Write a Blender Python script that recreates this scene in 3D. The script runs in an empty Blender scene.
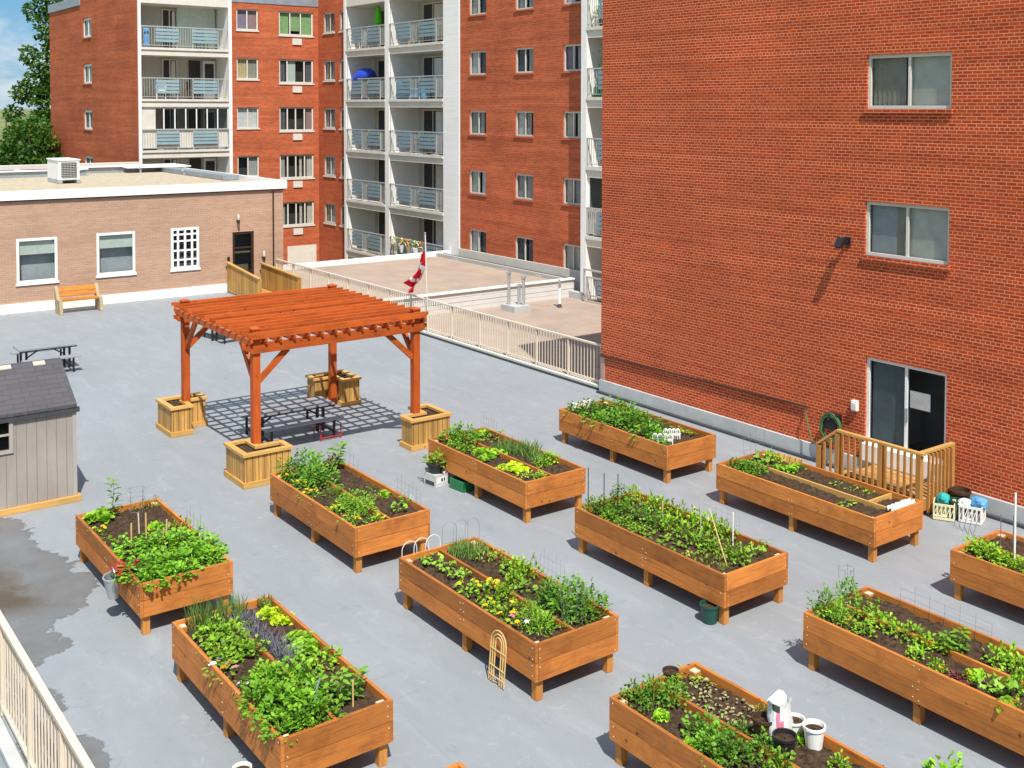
# raised garden beds on a roof deck between brick buildings
TREE1=(19.1,); TREE2=(14.3,); TREE3=(16.0,); TREE4=(17.2,); POLE=(60.5,)
CAMV=((0.606233,0.795283,0.002433),(-0.032001,0.021337,0.99926),(-0.794643,0.605862,-0.038385)); CAMH=6.6437
FPX=1116.14; CXP=548.72; CYP=150.75
SKY=.045; SUNE=5.0; EXPO=0.30
import bpy, bmesh, math, random
import numpy as np
from mathutils import Vector, Matrix
R = random.Random(7)
SC = bpy.context.scene
COL = SC.collection
rad = math.radians

# ------------------------------------------------------------------ helpers
class MB:
    """collects boxes, bars, tubes and faces, then links them as one mesh object"""
    def __init__(s): s.v=[]; s.f=[]; s.m=[]
    def add(s, vs, fs, mi=0):
        b=len(s.v); s.v+= [tuple(q) for q in vs]
        for f in fs: s.f.append(tuple(b+i for i in f)); s.m.append(mi)
        return s
    def box(s, lo, hi, mi=0):
        x0,y0,z0=[min(a,b) for a,b in zip(lo,hi)]; x1,y1,z1=[max(a,b) for a,b in zip(lo,hi)]
        return s.add([(x0,y0,z0),(x1,y0,z0),(x1,y1,z0),(x0,y1,z0),(x0,y0,z1),(x1,y0,z1),(x1,y1,z1),(x0,y1,z1)],
              [(0,3,2,1),(4,5,6,7),(0,1,5,4),(1,2,6,5),(2,3,7,6),(3,0,4,7)],mi)
    def cbox(s, c, d, mi=0):
        return s.box([c[i]-d[i]/2 for i in range(3)],[c[i]+d[i]/2 for i in range(3)],mi)
    def bar(s, a, b, w, h, mi=0, up=(0,0,1)):
        a=Vector(a); b=Vector(b); d=(b-a).normalized(); u=Vector(up)
        if abs(d.dot(u))>.98: u=Vector((1,0,0))
        sd=d.cross(u).normalized(); u=sd.cross(d)
        vs=[]
        for p in (a,b):
            for i,j in ((-1,-1),(1,-1),(1,1),(-1,1)): vs.append(p+sd*(i*w/2)+u*(j*h/2))
        return s.add(vs,[(3,2,1,0),(4,5,6,7),(0,1,5,4),(1,2,6,5),(2,3,7,6),(3,0,4,7)],mi)
    def tube(s, pts, r, n=6, mi=0, close=False, r2=None):
        pts=[Vector(p) for p in pts]; N=len(pts); rings=[]
        prev=None
        for i,p in enumerate(pts):
            if close: d=(pts[(i+1)%N]-pts[i-1]).normalized()
            else: d=(pts[min(i+1,N-1)]-pts[max(i-1,0)]).normalized()
            if prev is None:
                u=Vector((0,0,1)) if abs(d.z)<.9 else Vector((1,0,0))
                sd=d.cross(u).normalized()
            else: sd=(prev-d*prev.dot(d)).normalized()
            prev=sd; up=sd.cross(d)
            rr=r if r2 is None else r+(r2-r)*i/max(1,N-1)
            rings.append([p+(sd*math.cos(2*math.pi*k/n)+up*math.sin(2*math.pi*k/n))*rr for k in range(n)])
        vs=[q for rg in rings for q in rg]; fs=[]
        for i in range(N if close else N-1):
            j=(i+1)%N
            for k in range(n):
                l=(k+1)%n; fs.append((i*n+k,i*n+l,j*n+l,j*n+k))
        if not close: fs.append(tuple(range(n-1,-1,-1))); fs.append(tuple((N-1)*n+k for k in range(n)))
        return s.add(vs,fs,mi)
    def lathe(s, prof, c=(0,0,0), n=16, mi=0, cap=True):
        vs=[];fs=[]
        for r,z in prof:
            for k in range(n):
                a=2*math.pi*k/n; vs.append((c[0]+r*math.cos(a),c[1]+r*math.sin(a),c[2]+z))
        for i in range(len(prof)-1):
            for k in range(n):
                l=(k+1)%n; fs.append((i*n+k,i*n+l,(i+1)*n+l,(i+1)*n+k))
        if cap: fs.append(tuple(range(n-1,-1,-1))); fs.append(tuple((len(prof)-1)*n+k for k in range(n)))
        return s.add(vs,fs,mi)
    def prism(s, poly, z0, z1, mi=0):
        n=len(poly)
        return s.add([(x,y,z0) for x,y in poly]+[(x,y,z1) for x,y in poly],
            [tuple(range(n-1,-1,-1)),tuple(range(n,2*n))]+[(i,(i+1)%n,n+(i+1)%n,n+i) for i in range(n)],mi)
    def ring(s, po, pi, z0, z1, mi=0):
        n=len(po)
        vs=[(x,y,z) for z in (z0,z1) for P in (po,pi) for x,y in P]
        fs=[]
        for i in range(n):
            j=(i+1)%n
            fs+= [(i,j,2*n+j,2*n+i),(n+j,n+i,3*n+i,3*n+j),(2*n+i,2*n+j,3*n+j,3*n+i),(j,i,n+i,n+j)]
        return s.add(vs,fs,mi)
    def build(s, name, mats, parent=None, loc=(0,0,0), smooth=False, bevel=0):
        me=bpy.data.meshes.new(name); me.from_pydata(s.v,[],s.f)
        if not isinstance(mats,(list,tuple)): mats=[mats]
        for m in mats: me.materials.append(m)
        if any(s.m): me.polygons.foreach_set('material_index',s.m)
        boxuv(me)
        if smooth: me.polygons.foreach_set('use_smooth',[True]*len(me.polygons))
        me.update()
        o=link(name,me,parent,loc)
        if bevel:
            b=o.modifiers.new('Bevel','BEVEL'); b.width=bevel; b.segments=2; b.limit_method='ANGLE'
        return o
def boxuv(me):
    uv=me.uv_layers.new(name='UVMap'); n=len(me.loops)
    co=np.empty(len(me.vertices)*3,'f'); me.vertices.foreach_get('co',co); co=co.reshape(-1,3)
    vi=np.empty(n,'i'); me.loops.foreach_get('vertex_index',vi)
    nm=np.empty(len(me.polygons)*3,'f'); me.polygons.foreach_get('normal',nm); nm=np.abs(nm.reshape(-1,3))
    lt=np.empty(len(me.polygons),'i'); me.polygons.foreach_get('loop_total',lt)
    ax=np.repeat(nm.argmax(1),lt); c=co[vi]
    u=np.where(ax==0,c[:,1],c[:,0]); v=np.where(ax==2,c[:,1],c[:,2])
    uv.data.foreach_set('uv',np.stack([u,v],1).astype('f').ravel())
def link(name,me,parent=None,loc=(0,0,0)):
    o=bpy.data.objects.new(name,me); COL.objects.link(o); o.location=loc
    if parent: o.parent=parent
    return o
def tag(o,label,cat,group=None):
    o['label']=label; o['category']=cat
    if group: o['group']=group
    return o
def thing(name,label,cat,loc=(0,0,0),rz=0,group=None):
    o=bpy.data.objects.new(name,None); COL.objects.link(o); o.location=loc; o.rotation_euler=(0,0,rz); o.empty_display_size=.1
    return tag(o,label,cat,group)
def struct(o,kind='structure'): o['kind']=kind; return o
def copy_tree(o,parent=None):
    c=o.copy(); COL.objects.link(c)
    if parent: c.parent=parent
    for ch in list(o.children): copy_tree(ch,c)
    return c

# ------------------------------------------------------------------ materials
def newmat(name):
    m=bpy.data.materials.new(name); m.use_nodes=True; nt=m.node_tree; nt.nodes.clear()
    out=nt.nodes.new('ShaderNodeOutputMaterial'); p=nt.nodes.new('ShaderNodeBsdfPrincipled')
    nt.links.new(p.outputs[0],out.inputs[0]); return m,nt,p,out
def N(nt,t,**k):
    n=nt.nodes.new('ShaderNode'+t)
    for a,b in k.items():
        if a.startswith('i_'):
            key=a[2:]; n.inputs[int(key) if key.isdigit() else key.replace('_',' ')].default_value=b
        else: setattr(n,a,b)
    return n
def ramp(nt,fac,stops):
    r=N(nt,'ValToRGB'); e=r.color_ramp.elements
    while len(e)<len(stops): e.new(.5)
    for i,(p,c) in enumerate(stops): e[i].position=p; e[i].color=(*c,1) if len(c)==3 else c
    nt.links.new(fac,r.inputs[0]); return r.outputs[0]
def mix(nt,fac,a,b,mode='MIX'):
    n=N(nt,'Mix',data_type='RGBA',blend_type=mode)
    for s,v in ((0,fac),(6,a),(7,b)):
        if hasattr(v,'links') : nt.links.new(v,n.inputs[s])
        elif isinstance(v,(int,float)): n.inputs[s].default_value=v
        else: n.inputs[s].default_value=(*v,1)
    return n.outputs[2]
def bump(nt,p,h,s=.3,d=.01):
    b=N(nt,'Bump',i_Strength=s,i_Distance=d); nt.links.new(h,b.inputs['Height']); nt.links.new(b.outputs[0],p.inputs['Normal'])
def scl(c,k): return tuple(min(1,x*k) for x in c)
def plain(name,c,rough=.6,var=.18,scale=6,spec=.4,metal=0,bmp=.15,objvar=.0):
    m,nt,p,_=newmat(name)
    tc=N(nt,'TexCoord'); n=N(nt,'TexNoise',i_Scale=scale,i_Detail=6,i_Roughness=.65); nt.links.new(tc.outputs['Object'],n.inputs[0])
    col=ramp(nt,n.outputs[0],[(.3,scl(c,1-var)),(.7,scl(c,1+var))])
    if objvar:
        oi=N(nt,'ObjectInfo'); hs=N(nt,'HueSaturation'); mr=N(nt,'MapRange',i_3=1-objvar,i_4=1+objvar)
        nt.links.new(oi.outputs['Random'],mr.inputs[0]); nt.links.new(mr.outputs[0],hs.inputs['Value']); nt.links.new(col,hs.inputs['Color']); col=hs.outputs[0]
    nt.links.new(col,p.inputs['Base Color']); p.inputs['Roughness'].default_value=rough; p.inputs['Metallic'].default_value=metal
    p.inputs['Specular IOR Level'].default_value=spec
    if bmp: bump(nt,p,n.outputs[0],bmp,.01)
    return m
def wood(name,c,dark,vertical=False,rough=.6,boards=0,var=.2,objvar=.1,bvar=(.72,1.18),knots=True,line=.35):
    m,nt,p,_=newmat(name)
    uv=N(nt,'UVMap'); oi=N(nt,'ObjectInfo')
    mp=N(nt,'Mapping'); mp.inputs['Scale'].default_value=(22,1.6,1) if vertical else (1.6,22,1)
    off=N(nt,'VectorMath',operation='SCALE'); off.inputs[0].default_value=(37,19,0); nt.links.new(oi.outputs['Random'],off.inputs['Scale'])
    ad=N(nt,'VectorMath',operation='ADD'); nt.links.new(uv.outputs[0],ad.inputs[0]); nt.links.new(off.outputs[0],ad.inputs[1]); nt.links.new(ad.outputs[0],mp.inputs[0])
    n=N(nt,'TexNoise',i_Scale=1.6,i_Detail=7,i_Roughness=.62,i_Distortion=.6); nt.links.new(mp.outputs[0],n.inputs[0])
    col=ramp(nt,n.outputs[0],[(.3,dark),(.5,c),(.72,scl(c,1+var))])
    n2=N(nt,'TexNoise',i_Scale=1.3,i_Detail=4); nt.links.new(ad.outputs[0],n2.inputs[0])
    col=mix(nt,.35,col,ramp(nt,n2.outputs[0],[(.3,scl(c,.62)),(.7,scl(c,1.3))]))
    if objvar>.15:
        n5=N(nt,'TexNoise',i_Scale=2.3,i_Detail=8,i_Roughness=.75); nt.links.new(ad.outputs[0],n5.inputs[0]); col=mix(nt,ramp(nt,n5.outputs[0],[(.50,(0,0,0)),(.72,(.6,.6,.6))]),col,scl(dark,.62))
    vk=N(nt,'TexVoronoi',i_Scale=3.2); nt.links.new(ad.outputs[0],vk.inputs[0])
    kn=ramp(nt,vk.outputs['Distance'],[(.035,(1,1,1)),(.085,(0,0,0))] if knots else [(0,(0,0,0)),(1,(0,0,0))])
    col=mix(nt,kn,col,scl(dark,.45))
    if boards:
        w=N(nt,'SeparateXYZ'); nt.links.new(uv.outputs[0],w.inputs[0])
        md=N(nt,'Math',operation='PINGPONG'); md.inputs[1].default_value=boards/2; nt.links.new(w.outputs[0 if vertical else 1],md.inputs[0])
        ln=N(nt,'Math',operation='LESS_THAN'); ln.inputs[1].default_value=.006; nt.links.new(md.outputs[0],ln.inputs[0])
        fl=N(nt,'Math',operation='DIVIDE'); fl.inputs[1].default_value=boards; nt.links.new(w.outputs[0 if vertical else 1],fl.inputs[0])
        f2=N(nt,'Math',operation='ROUND'); nt.links.new(fl.outputs[0],f2.inputs[0])
        wn=N(nt,'TexWhiteNoise',noise_dimensions='1D'); nt.links.new(f2.outputs[0],wn.inputs[1])
        hs0=N(nt,'HueSaturation'); mr0=N(nt,'MapRange',i_3=bvar[0],i_4=bvar[1]); nt.links.new(wn.outputs[0],mr0.inputs[0]); nt.links.new(mr0.outputs[0],hs0.inputs['Value']); nt.links.new(col,hs0.inputs['Color'])
        col=mix(nt,ln.outputs[0],hs0.outputs[0],scl(dark,line))
    if objvar:
        hs=N(nt,'HueSaturation'); mr=N(nt,'MapRange',i_3=1-objvar,i_4=1+objvar)
        nt.links.new(oi.outputs['Random'],mr.inputs[0]); nt.links.new(mr.outputs[0],hs.inputs['Value']); nt.links.new(col,hs.inputs['Color']); col=hs.outputs[0]
    nt.links.new(col,p.inputs['Base Color']); p.inputs['Roughness'].default_value=rough; p.inputs['Specular IOR Level'].default_value=.25
    bump(nt,p,n.outputs[0],.25,.006); return m
def brick(name,c1,c2,mortar,bw=.213,rh=.0675,ms=.011,band=.25,big=.2,mortar_soft=.1,header=0):
    m,nt,p,_=newmat(name)
    uv=N(nt,'UVMap'); b=N(nt,'TexBrick'); b.offset=.5
    nt.links.new(uv.outputs[0],b.inputs['Vector'])
    mq=N(nt,'Mapping'); mq.inputs['Scale'].default_value=(.10,4.2,1); nt.links.new(uv.outputs[0],mq.inputs[0]); nq=N(nt,'TexNoise',i_Scale=1.6,i_Detail=5,i_Roughness=.75); nt.links.new(mq.outputs[0],nq.inputs[0])
    b.inputs['Color1'].default_value=(*c1,1); b.inputs['Color2'].default_value=(*c2,1); b.inputs['Mortar'].default_value=(*mortar,1)
    nt.links.new(ramp(nt,nq.outputs[0],[(.36,scl(mortar,.74)),(.52,scl(mortar,.96)),(.68,scl(mortar,1.3))]),b.inputs['Mortar']); b.inputs['Scale'].default_value=1; b.inputs['Brick Width'].default_value=bw; b.inputs['Row Height'].default_value=rh
    b.inputs['Mortar Size'].default_value=ms*.5; b.inputs['Mortar Smooth'].default_value=mortar_soft; b.inputs['Bias'].default_value=-.1
    # courses that weathered paler, and large soft patches
    mp=N(nt,'Mapping'); mp.inputs['Scale'].default_value=(.12,2.6,1); nt.links.new(uv.outputs[0],mp.inputs[0])
    n=N(nt,'TexNoise',i_Scale=1.2,i_Detail=6,i_Roughness=.7); nt.links.new(mp.outputs[0],n.inputs[0])
    n2=N(nt,'TexNoise',i_Scale=.55,i_Detail=5,i_Roughness=.6); nt.links.new(uv.outputs[0],n2.inputs[0])
    f=ramp(nt,n.outputs[0],[(.35,(1-band*.6,)*3),(.5,(1,1,1)),(.72,(1+band,)*3)])
    col=mix(nt,1,b.outputs[0],f,'MULTIPLY')
    if header:   # every sixth course is laid as headers, half as long
        b2=N(nt,'TexBrick'); b2.offset=.5; nt.links.new(uv.outputs[0],b2.inputs['Vector'])
        for k_ in ('Color1','Color2','Scale','Row Height','Mortar Size','Mortar Smooth','Bias'): b2.inputs[k_].default_value=b.inputs[k_].default_value
        b2.inputs['Brick Width'].default_value=bw/2; nt.links.new(b.inputs['Mortar'].links[0].from_socket,b2.inputs['Mortar'])
        sx=N(nt,'SeparateXYZ'); nt.links.new(uv.outputs[0],sx.inputs[0]); dv=N(nt,'Math',operation='DIVIDE'); dv.inputs[1].default_value=rh; nt.links.new(sx.outputs[1],dv.inputs[0])
        fl=N(nt,'Math',operation='FLOOR'); nt.links.new(dv.outputs[0],fl.inputs[0]); md=N(nt,'Math',operation='FLOORED_MODULO'); md.inputs[1].default_value=header; nt.links.new(fl.outputs[0],md.inputs[0])
        lt=N(nt,'Math',operation='LESS_THAN'); lt.inputs[1].default_value=.5; nt.links.new(md.outputs[0],lt.inputs[0])
        col=mix(nt,1,mix(nt,lt.outputs[0],b.outputs[0],b2.outputs[0]),f,'MULTIPLY')
    f2=ramp(nt,n2.outputs[0],[(.3,(1-big,)*3),(.7,(1+big,1+big*.9,1+big*.8))])
    col=mix(nt,1,col,f2,'MULTIPLY')
    nt.links.new(col,p.inputs['Base Color']); p.inputs['Roughness'].default_value=.85; p.inputs['Specular IOR Level'].default_value=.2
    inv=N(nt,'Math',operation='SUBTRACT'); inv.inputs[0].default_value=1; nt.links.new(b.outputs['Fac'],inv.inputs[1]); bump(nt,p,inv.outputs[0],.5,.006)
    return m
def leafmat(name,c1,c2,trans=.3,rough=.5):
    m,nt,p,out=newmat(name)
    g=N(nt,'NewGeometry'); oi=N(nt,'ObjectInfo')
    col=ramp(nt,g.outputs['Random Per Island'],[(0,c1),(1,c2)])
    hs=N(nt,'HueSaturation'); mr=N(nt,'MapRange',i_3=.85,i_4=1.45); nt.links.new(oi.outputs['Random'],mr.inputs[0]); nt.links.new(mr.outputs[0],hs.inputs['Value']); nt.links.new(col,hs.inputs['Color'])
    nt.links.new(hs.outputs[0],p.inputs['Base Color']); p.inputs['Roughness'].default_value=rough; p.inputs['Specular IOR Level'].default_value=.35
    t=N(nt,'BsdfTranslucent'); nt.links.new(hs.outputs[0],t.inputs[0]); mx=N(nt,'MixShader',i_0=trans)
    nt.links.new(p.outputs[0],mx.inputs[1]); nt.links.new(t.outputs[0],mx.inputs[2]); nt.links.new(mx.outputs[0],out.inputs[0]); return m
def glassmat(name,tint=(.96,.97,.97),op=.04):
    m,nt,p,out=newmat(name)
    p.inputs['Base Color'].default_value=(.02,.025,.03,1); p.inputs['Roughness'].default_value=.04; p.inputs['Specular IOR Level'].default_value=.6
    t=N(nt,'BsdfTransparent'); t.inputs[0].default_value=(*tint,1); mx=N(nt,'MixShader',i_0=op)
    fr=N(nt,'LayerWeight'); pw5=N(nt,'Math',operation='POWER'); pw5.inputs[1].default_value=4.5; nt.links.new(fr.outputs['Facing'],pw5.inputs[0]); ad=N(nt,'Math',operation='ADD',use_clamp=True); ad.inputs[1].default_value=.03+op; nt.links.new(pw5.outputs[0],ad.inputs[0]); nt.links.new(ad.outputs[0],mx.inputs[0])
    nt.links.new(t.outputs[0],mx.inputs[1]); nt.links.new(p.outputs[0],mx.inputs[2]); nt.links.new(mx.outputs[0],out.inputs[0]); return m

def deckmat():
    m,nt,p,_=newmat('painted_concrete_deck'); tc=N(nt,'TexCoord'); P=tc.outputs['Object']
    n1=N(nt,'TexNoise',i_Scale=.35,i_Detail=7,i_Roughness=.62); nt.links.new(P,n1.inputs[0])
    mp=N(nt,'Mapping'); mp.inputs['Scale'].default_value=(.5,1.6,1); mp.inputs['Rotation'].default_value=(0,0,.6); nt.links.new(P,mp.inputs[0])
    n2=N(nt,'TexNoise',i_Scale=1.4,i_Detail=8,i_Roughness=.7,i_Distortion=.8); nt.links.new(mp.outputs[0],n2.inputs[0])
    n3=N(nt,'TexNoise',i_Scale=60,i_Detail=3); nt.links.new(P,n3.inputs[0])
    col=ramp(nt,n1.outputs[0],[(.3,(.224,.244,.262)),(.7,(.290,.308,.325))])
    col=mix(nt,.55,col,ramp(nt,n2.outputs[0],[(.25,(.204,.226,.245)),(.55,(.258,.279,.298)),(.78,(.37,.39,.40))]))
    col=mix(nt,.12,col,ramp(nt,n3.outputs[0],[(.3,(.2,.2,.22)),(.7,(.45,.46,.48))]))
    n6=N(nt,'TexNoise',i_Scale=3.3,i_Detail=9,i_Roughness=.72,i_Distortion=1.2); nt.links.new(P,n6.inputs[0]); col=mix(nt,ramp(nt,n6.outputs[0],[(.58,(0,0,0)),(.72,(.45,.45,.45))]),col,(.44,.45,.45)); col=mix(nt,ramp(nt,n6.outputs[0],[(.28,(.5,.5,.5)),(.42,(0,0,0))]),col,(.17,.18,.19))
    # damp stains by the drain along the left railing: a union of discs with ragged edges
    nz=N(nt,'TexNoise',i_Scale=1.7,i_Detail=7,i_Roughness=.62); nt.links.new(P,nz.inputs[0])
    wob=N(nt,'VectorMath',operation='SUBTRACT'); nt.links.new(nz.outputs['Color'],wob.inputs[0]); wob.inputs[1].default_value=(.5,.5,.5)
    ws=N(nt,'VectorMath',operation='SCALE'); ws.inputs['Scale'].default_value=1.1; nt.links.new(wob.outputs[0],ws.inputs[0])
    nzb=N(nt,'TexNoise',i_Scale=7.5,i_Detail=8,i_Roughness=.7); nt.links.new(P,nzb.inputs[0]); wb2=N(nt,'VectorMath',operation='SUBTRACT'); nt.links.new(nzb.outputs['Color'],wb2.inputs[0]); wb2.inputs[1].default_value=(.5,.5,.5); ws2=N(nt,'VectorMath',operation='SCALE'); ws2.inputs['Scale'].default_value=.42; nt.links.new(wb2.outputs[0],ws2.inputs[0])
    ap0=N(nt,'VectorMath',operation='ADD'); nt.links.new(P,ap0.inputs[0]); nt.links.new(ws.outputs[0],ap0.inputs[1]); ap=N(nt,'VectorMath',operation='ADD'); nt.links.new(ap0.outputs[0],ap.inputs[0]); nt.links.new(ws2.outputs[0],ap.inputs[1])
    def field(discs):
        last=None
        for x,y,rx,ry in discs:
            q=N(nt,'VectorMath',operation='SUBTRACT'); nt.links.new(ap.outputs[0],q.inputs[0]); q.inputs[1].default_value=(x,y,0)
            q2=N(nt,'VectorMath',operation='MULTIPLY'); nt.links.new(q.outputs[0],q2.inputs[0]); q2.inputs[1].default_value=(1/rx,1/ry,0)
            l=N(nt,'VectorMath',operation='LENGTH'); nt.links.new(q2.outputs[0],l.inputs[0])
            if last is None: last=l.outputs['Value']
            else:
                mn=N(nt,'Math',operation='MINIMUM'); nt.links.new(last,mn.inputs[0]); nt.links.new(l.outputs['Value'],mn.inputs[1]); last=mn.outputs[0]
        return last
    fa=field([(-17.6,2.9,2.3,1.15),(-16.4,3.4,1.3,.95),(-15.0,2.8,1.1,.75),(-18.9,3.2,1.0,.8),(-13.15,2.8,.34,.33),(-12.5,2.75,.25,.3),(-11.7,2.75,.65,.42),(-10.6,2.7,.8,.35)])
    k=ramp(nt,fa,[(.97,(1,1,1)),(1.02,(0,0,0))])
    n4=N(nt,'TexNoise',i_Scale=.9,i_Detail=6,i_Roughness=.65); nt.links.new(P,n4.inputs[0])
    damp=ramp(nt,n4.outputs[0],[(.30,(.125,.115,.10)),(.5,(.155,.157,.16)),(.75,(.19,.198,.208))])
    col=mix(nt,k,col,damp)
    tide=ramp(nt,fa,[(1.02,(0,0,0)),(1.06,(.35,.35,.35)),(1.16,(0,0,0))]) if False else ramp(nt,fa,[(.90,(0,0,0)),(.965,(.4,.4,.4)),(.985,(0,0,0))])
    col=mix(nt,tide,col,(.095,.09,.08))
    fb=field([(-17.3,2.9,1.6,.7),(-16.2,3.2,.7,.5)])
    col=mix(nt,ramp(nt,fb,[(.3,(.8,.8,.8)),(1.0,(0,0,0))]),col,(.085,.06,.03))
    nt.links.new(col,p.inputs['Base Color'])
    rr=ramp(nt,k,[(0,(.62,)*3),(1,(.45,)*3)]); nt.links.new(rr,p.inputs['Roughness']); p.inputs['Specular IOR Level'].default_value=.3
    bump(nt,p,n3.outputs[0],.12,.004); return m

M={}
M['deck']=deckmat()
M['brick_red']=brick('red_brick',(.49,.066,.0135),(.33,.037,.0095),(.67,.265,.14),bw=.181,rh=.0582,ms=.0150,band=.15,big=.10,header=6)
M['brick_orange']=brick('orange_red_brick',(.50,.105,.034),(.38,.066,.022),(.48,.22,.13),ms=.014,band=.3,big=.16)
M['brick_pink']=brick('pale_pink_brick',(.46,.285,.195),(.40,.235,.16),(.50,.39,.30),ms=.012,band=.08,big=.08)
M['cedar']=wood('stained_cedar',(.50,.178,.038),(.28,.088,.022),objvar=.26)
M['cedar_end']=wood('stained_cedar_upright',(.50,.21,.05),(.27,.09,.02),vertical=True)
M['pale_wood']=wood('pale_cedar_boards',(.52,.295,.085),(.34,.155,.038),vertical=True,boards=.11)
M['pale_trim']=wood('pale_cedar_trim',(.57,.33,.10),(.4,.22,.07))
M['post_top']=plain('sawn_post_end',(.62,.48,.32),.8)
M['stair_wood']=wood('treated_stair_wood',(.46,.22,.06),(.28,.11,.028),vertical=True)
M['stair_board']=wood('treated_stair_boards',(.50,.27,.09),(.3,.13,.04),boards=.14)
M['pergola']=wood('red_orange_stain',(.48,.098,.017),(.27,.045,.009),rough=.55,objvar=.2)
M['pergola_v']=wood('red_orange_stain_upright',(.46,.090,.016),(.27,.046,.009),vertical=True,rough=.55,objvar=.16)
M['soil']=plain('garden_soil',(.060,.038,.024),.95,.65,16,.1,0,.8)
M['white']=plain('white_paint',(.84,.83,.80),.5,.05,3,.4,0,.03)
M['offwhite']=plain('off_white_render',(.66,.62,.55),.8,.08,2,.2,0,.05)
M['wallbeige']=plain('beige_balcony_wall',(.47,.44,.37),.8,.07,2,.2,0,.05)
M['beige_rail']=plain('beige_rail_paint',(.68,.58,.45),.5,.06,4,.4,0,.03)
M['greyrail']=plain('grey_rail_paint',(.42,.42,.40),.5,.06,4,.4,0,.03)
M['concrete']=plain('grey_concrete',(.46,.47,.46),.85,.12,2.5,.2,0,.15)
M['darkgrey']=plain('dark_membrane',(.055,.06,.065),.7,.2,3,.3,0,.1)
M['tan_roof']=plain('tan_roof_gravel',(.37,.29,.235),.95,.14,.8,.1,0,.2)
M['gravel']=plain('pale_roof_gravel',(.44,.37,.27),.95,.22,5,.1,0,.4)
M['brown_gravel']=plain('brown_roof_gravel',(.22,.15,.10),.95,.3,9,.1,0,.4)
M['metal']=plain('galvanised_metal',(.50,.53,.56),.4,.12,2,.5,.6,.05)
M['flash']=plain('blue_grey_flashing',(.30,.34,.38),.45,.15,2,.5,.3,.05)
M['black']=plain('black_metal',(.012,.012,.014),.45,.2,5,.5,0,.05)
M['blackpl']=plain('black_plastic',(.018,.018,.02),.4,.2,5,.5,0,.03)
M['greytop']=plain('grey_plank_top',(.27,.28,.30),.6,.1,5,.3,0,.08)
M['white_siding']=plain('white_siding',(.60,.59,.57),.6,.05,2,.3,0,.03)
M['grey_shed']=wood('grey_shed_siding',(.33,.30,.27),(.29,.26,.235),vertical=True,boards=.155,var=.05,objvar=0,bvar=(.98,1.02),knots=False,line=.72)
M['shed_trim']=plain('shed_trim',(.38,.35,.32),.6,.05,4,.3,0,.03)
M['bench_wood']=wood('varnished_bench_wood',(.50,.20,.03),(.28,.09,.016))
M['bench_end']=plain('cast_bench_end',(.40,.32,.20),.8,.1,4,.2,0,.1)
M['glass']=glassmat('window_glass')
M['glass_dark']=glassmat('dark_window_glass',(.8,.84,.85),.10)
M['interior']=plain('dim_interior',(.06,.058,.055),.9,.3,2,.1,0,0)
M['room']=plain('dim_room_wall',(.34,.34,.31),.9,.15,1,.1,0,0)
for nm,c in dict(cream=(.62,.58,.50),white=(.72,.72,.70),green=(.30,.50,.22),purple=(.32,.26,.34),grey=(.42,.42,.41),mint=(.58,.66,.58),yellow=(.60,.50,.26),khaki=(.36,.34,.28),blind=(.62,.62,.55),mid=(.40,.44,.45),slate=(.13,.14,.15),mauve=(.40,.26,.26)).items():
    M['cur_'+nm]=plain('curtain_'+nm,c,.9,.12,5,.1,0,0)
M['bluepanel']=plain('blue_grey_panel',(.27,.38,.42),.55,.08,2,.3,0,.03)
M['bluepanel_shade']=plain('blue_grey_panel_shaded',(.20,.285,.325),.55,.08,2,.3,0,.03)  # same panel, shade of the less sunlit facade put into the colour
M['brown_frame']=plain('dark_brown_frame',(.045,.020,.012),.5,.1,4,.4,0,.03)
M['bark']=plain('grey_brown_bark',(.10,.075,.055),.95,.35,8,.1,0,.5)
M['green_pl']=plain('dark_green_plastic',(.010,.065,.045),.4,.1,4,.5,0,.02)
M['green_crate']=plain('bright_green_plastic',(.012,.20,.065),.4,.1,4,.5,0,.02)
M['red']=plain('red_plastic',(.42,.025,.025),.4,.1,4,.5,0,.02)
M['redcloth']=plain('red_flag_cloth',(.62,.012,.03),.8,.08,6,.1,0,.02)
M['whitecloth']=plain('white_flag_cloth',(.70,.70,.68),.8,.05,6,.1,0,.02)
M['blue']=plain('blue_tarp',(.015,.06,.48),.45,.2,5,.4,0,.05)
M['lightblue']=plain('light_blue_plastic',(.10,.32,.60),.45,.2,5,.4,0,.05)
M['teal']=plain('teal_plastic',(.02,.38,.38),.5,.2,5,.4,0,.05)
M['lime']=plain('lime_green_canvas',(.10,.55,.02),.7,.1,5,.2,0,.05)
M['yellow']=plain('yellow_canvas',(.65,.55,.02),.7,.1,5,.2,0,.05)
M['cane']=plain('pale_cane',(.62,.42,.17),.7,.12,8,.2,0,.05)
M['wire']=plain('grey_wire',(.22,.23,.24),.5,.1,8,.5,.4,0)
M['whitewire']=plain('white_wire',(.78,.76,.70),.5,.05,8,.4,0,0)
M['hose']=plain('green_hose',(.065,.14,.045),.5,.15,8,.4,0,.02)
M['cardboard']=plain('grey_white_carton',(.52,.52,.50),.8,.12,8,.2,0,.05)
M['cream_pl']=plain('cream_plastic',(.70,.66,.42),.5,.06,4,.4,0,.02)
M['brown_pl']=plain('brown_plastic',(.06,.03,.018),.5,.15,5,.4,0,.02)
M['paper']=plain('white_paper',(.75,.76,.74),.9,.03,5,.1,0,0)
M['pink']=plain('pink_petal',(.65,.2,.3),.7,.1,8,.2,0,0)
M['pyellow']=plain('yellow_petal',(.72,.50,.01),.7,.1,8,.2,0,0)
M['porange']=plain('orange_petal',(.72,.20,.01),.7,.1,8,.2,0,0)
M['pwhite']=plain('white_petal',(.75,.73,.75),.7,.05,8,.2,0,0)
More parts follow.
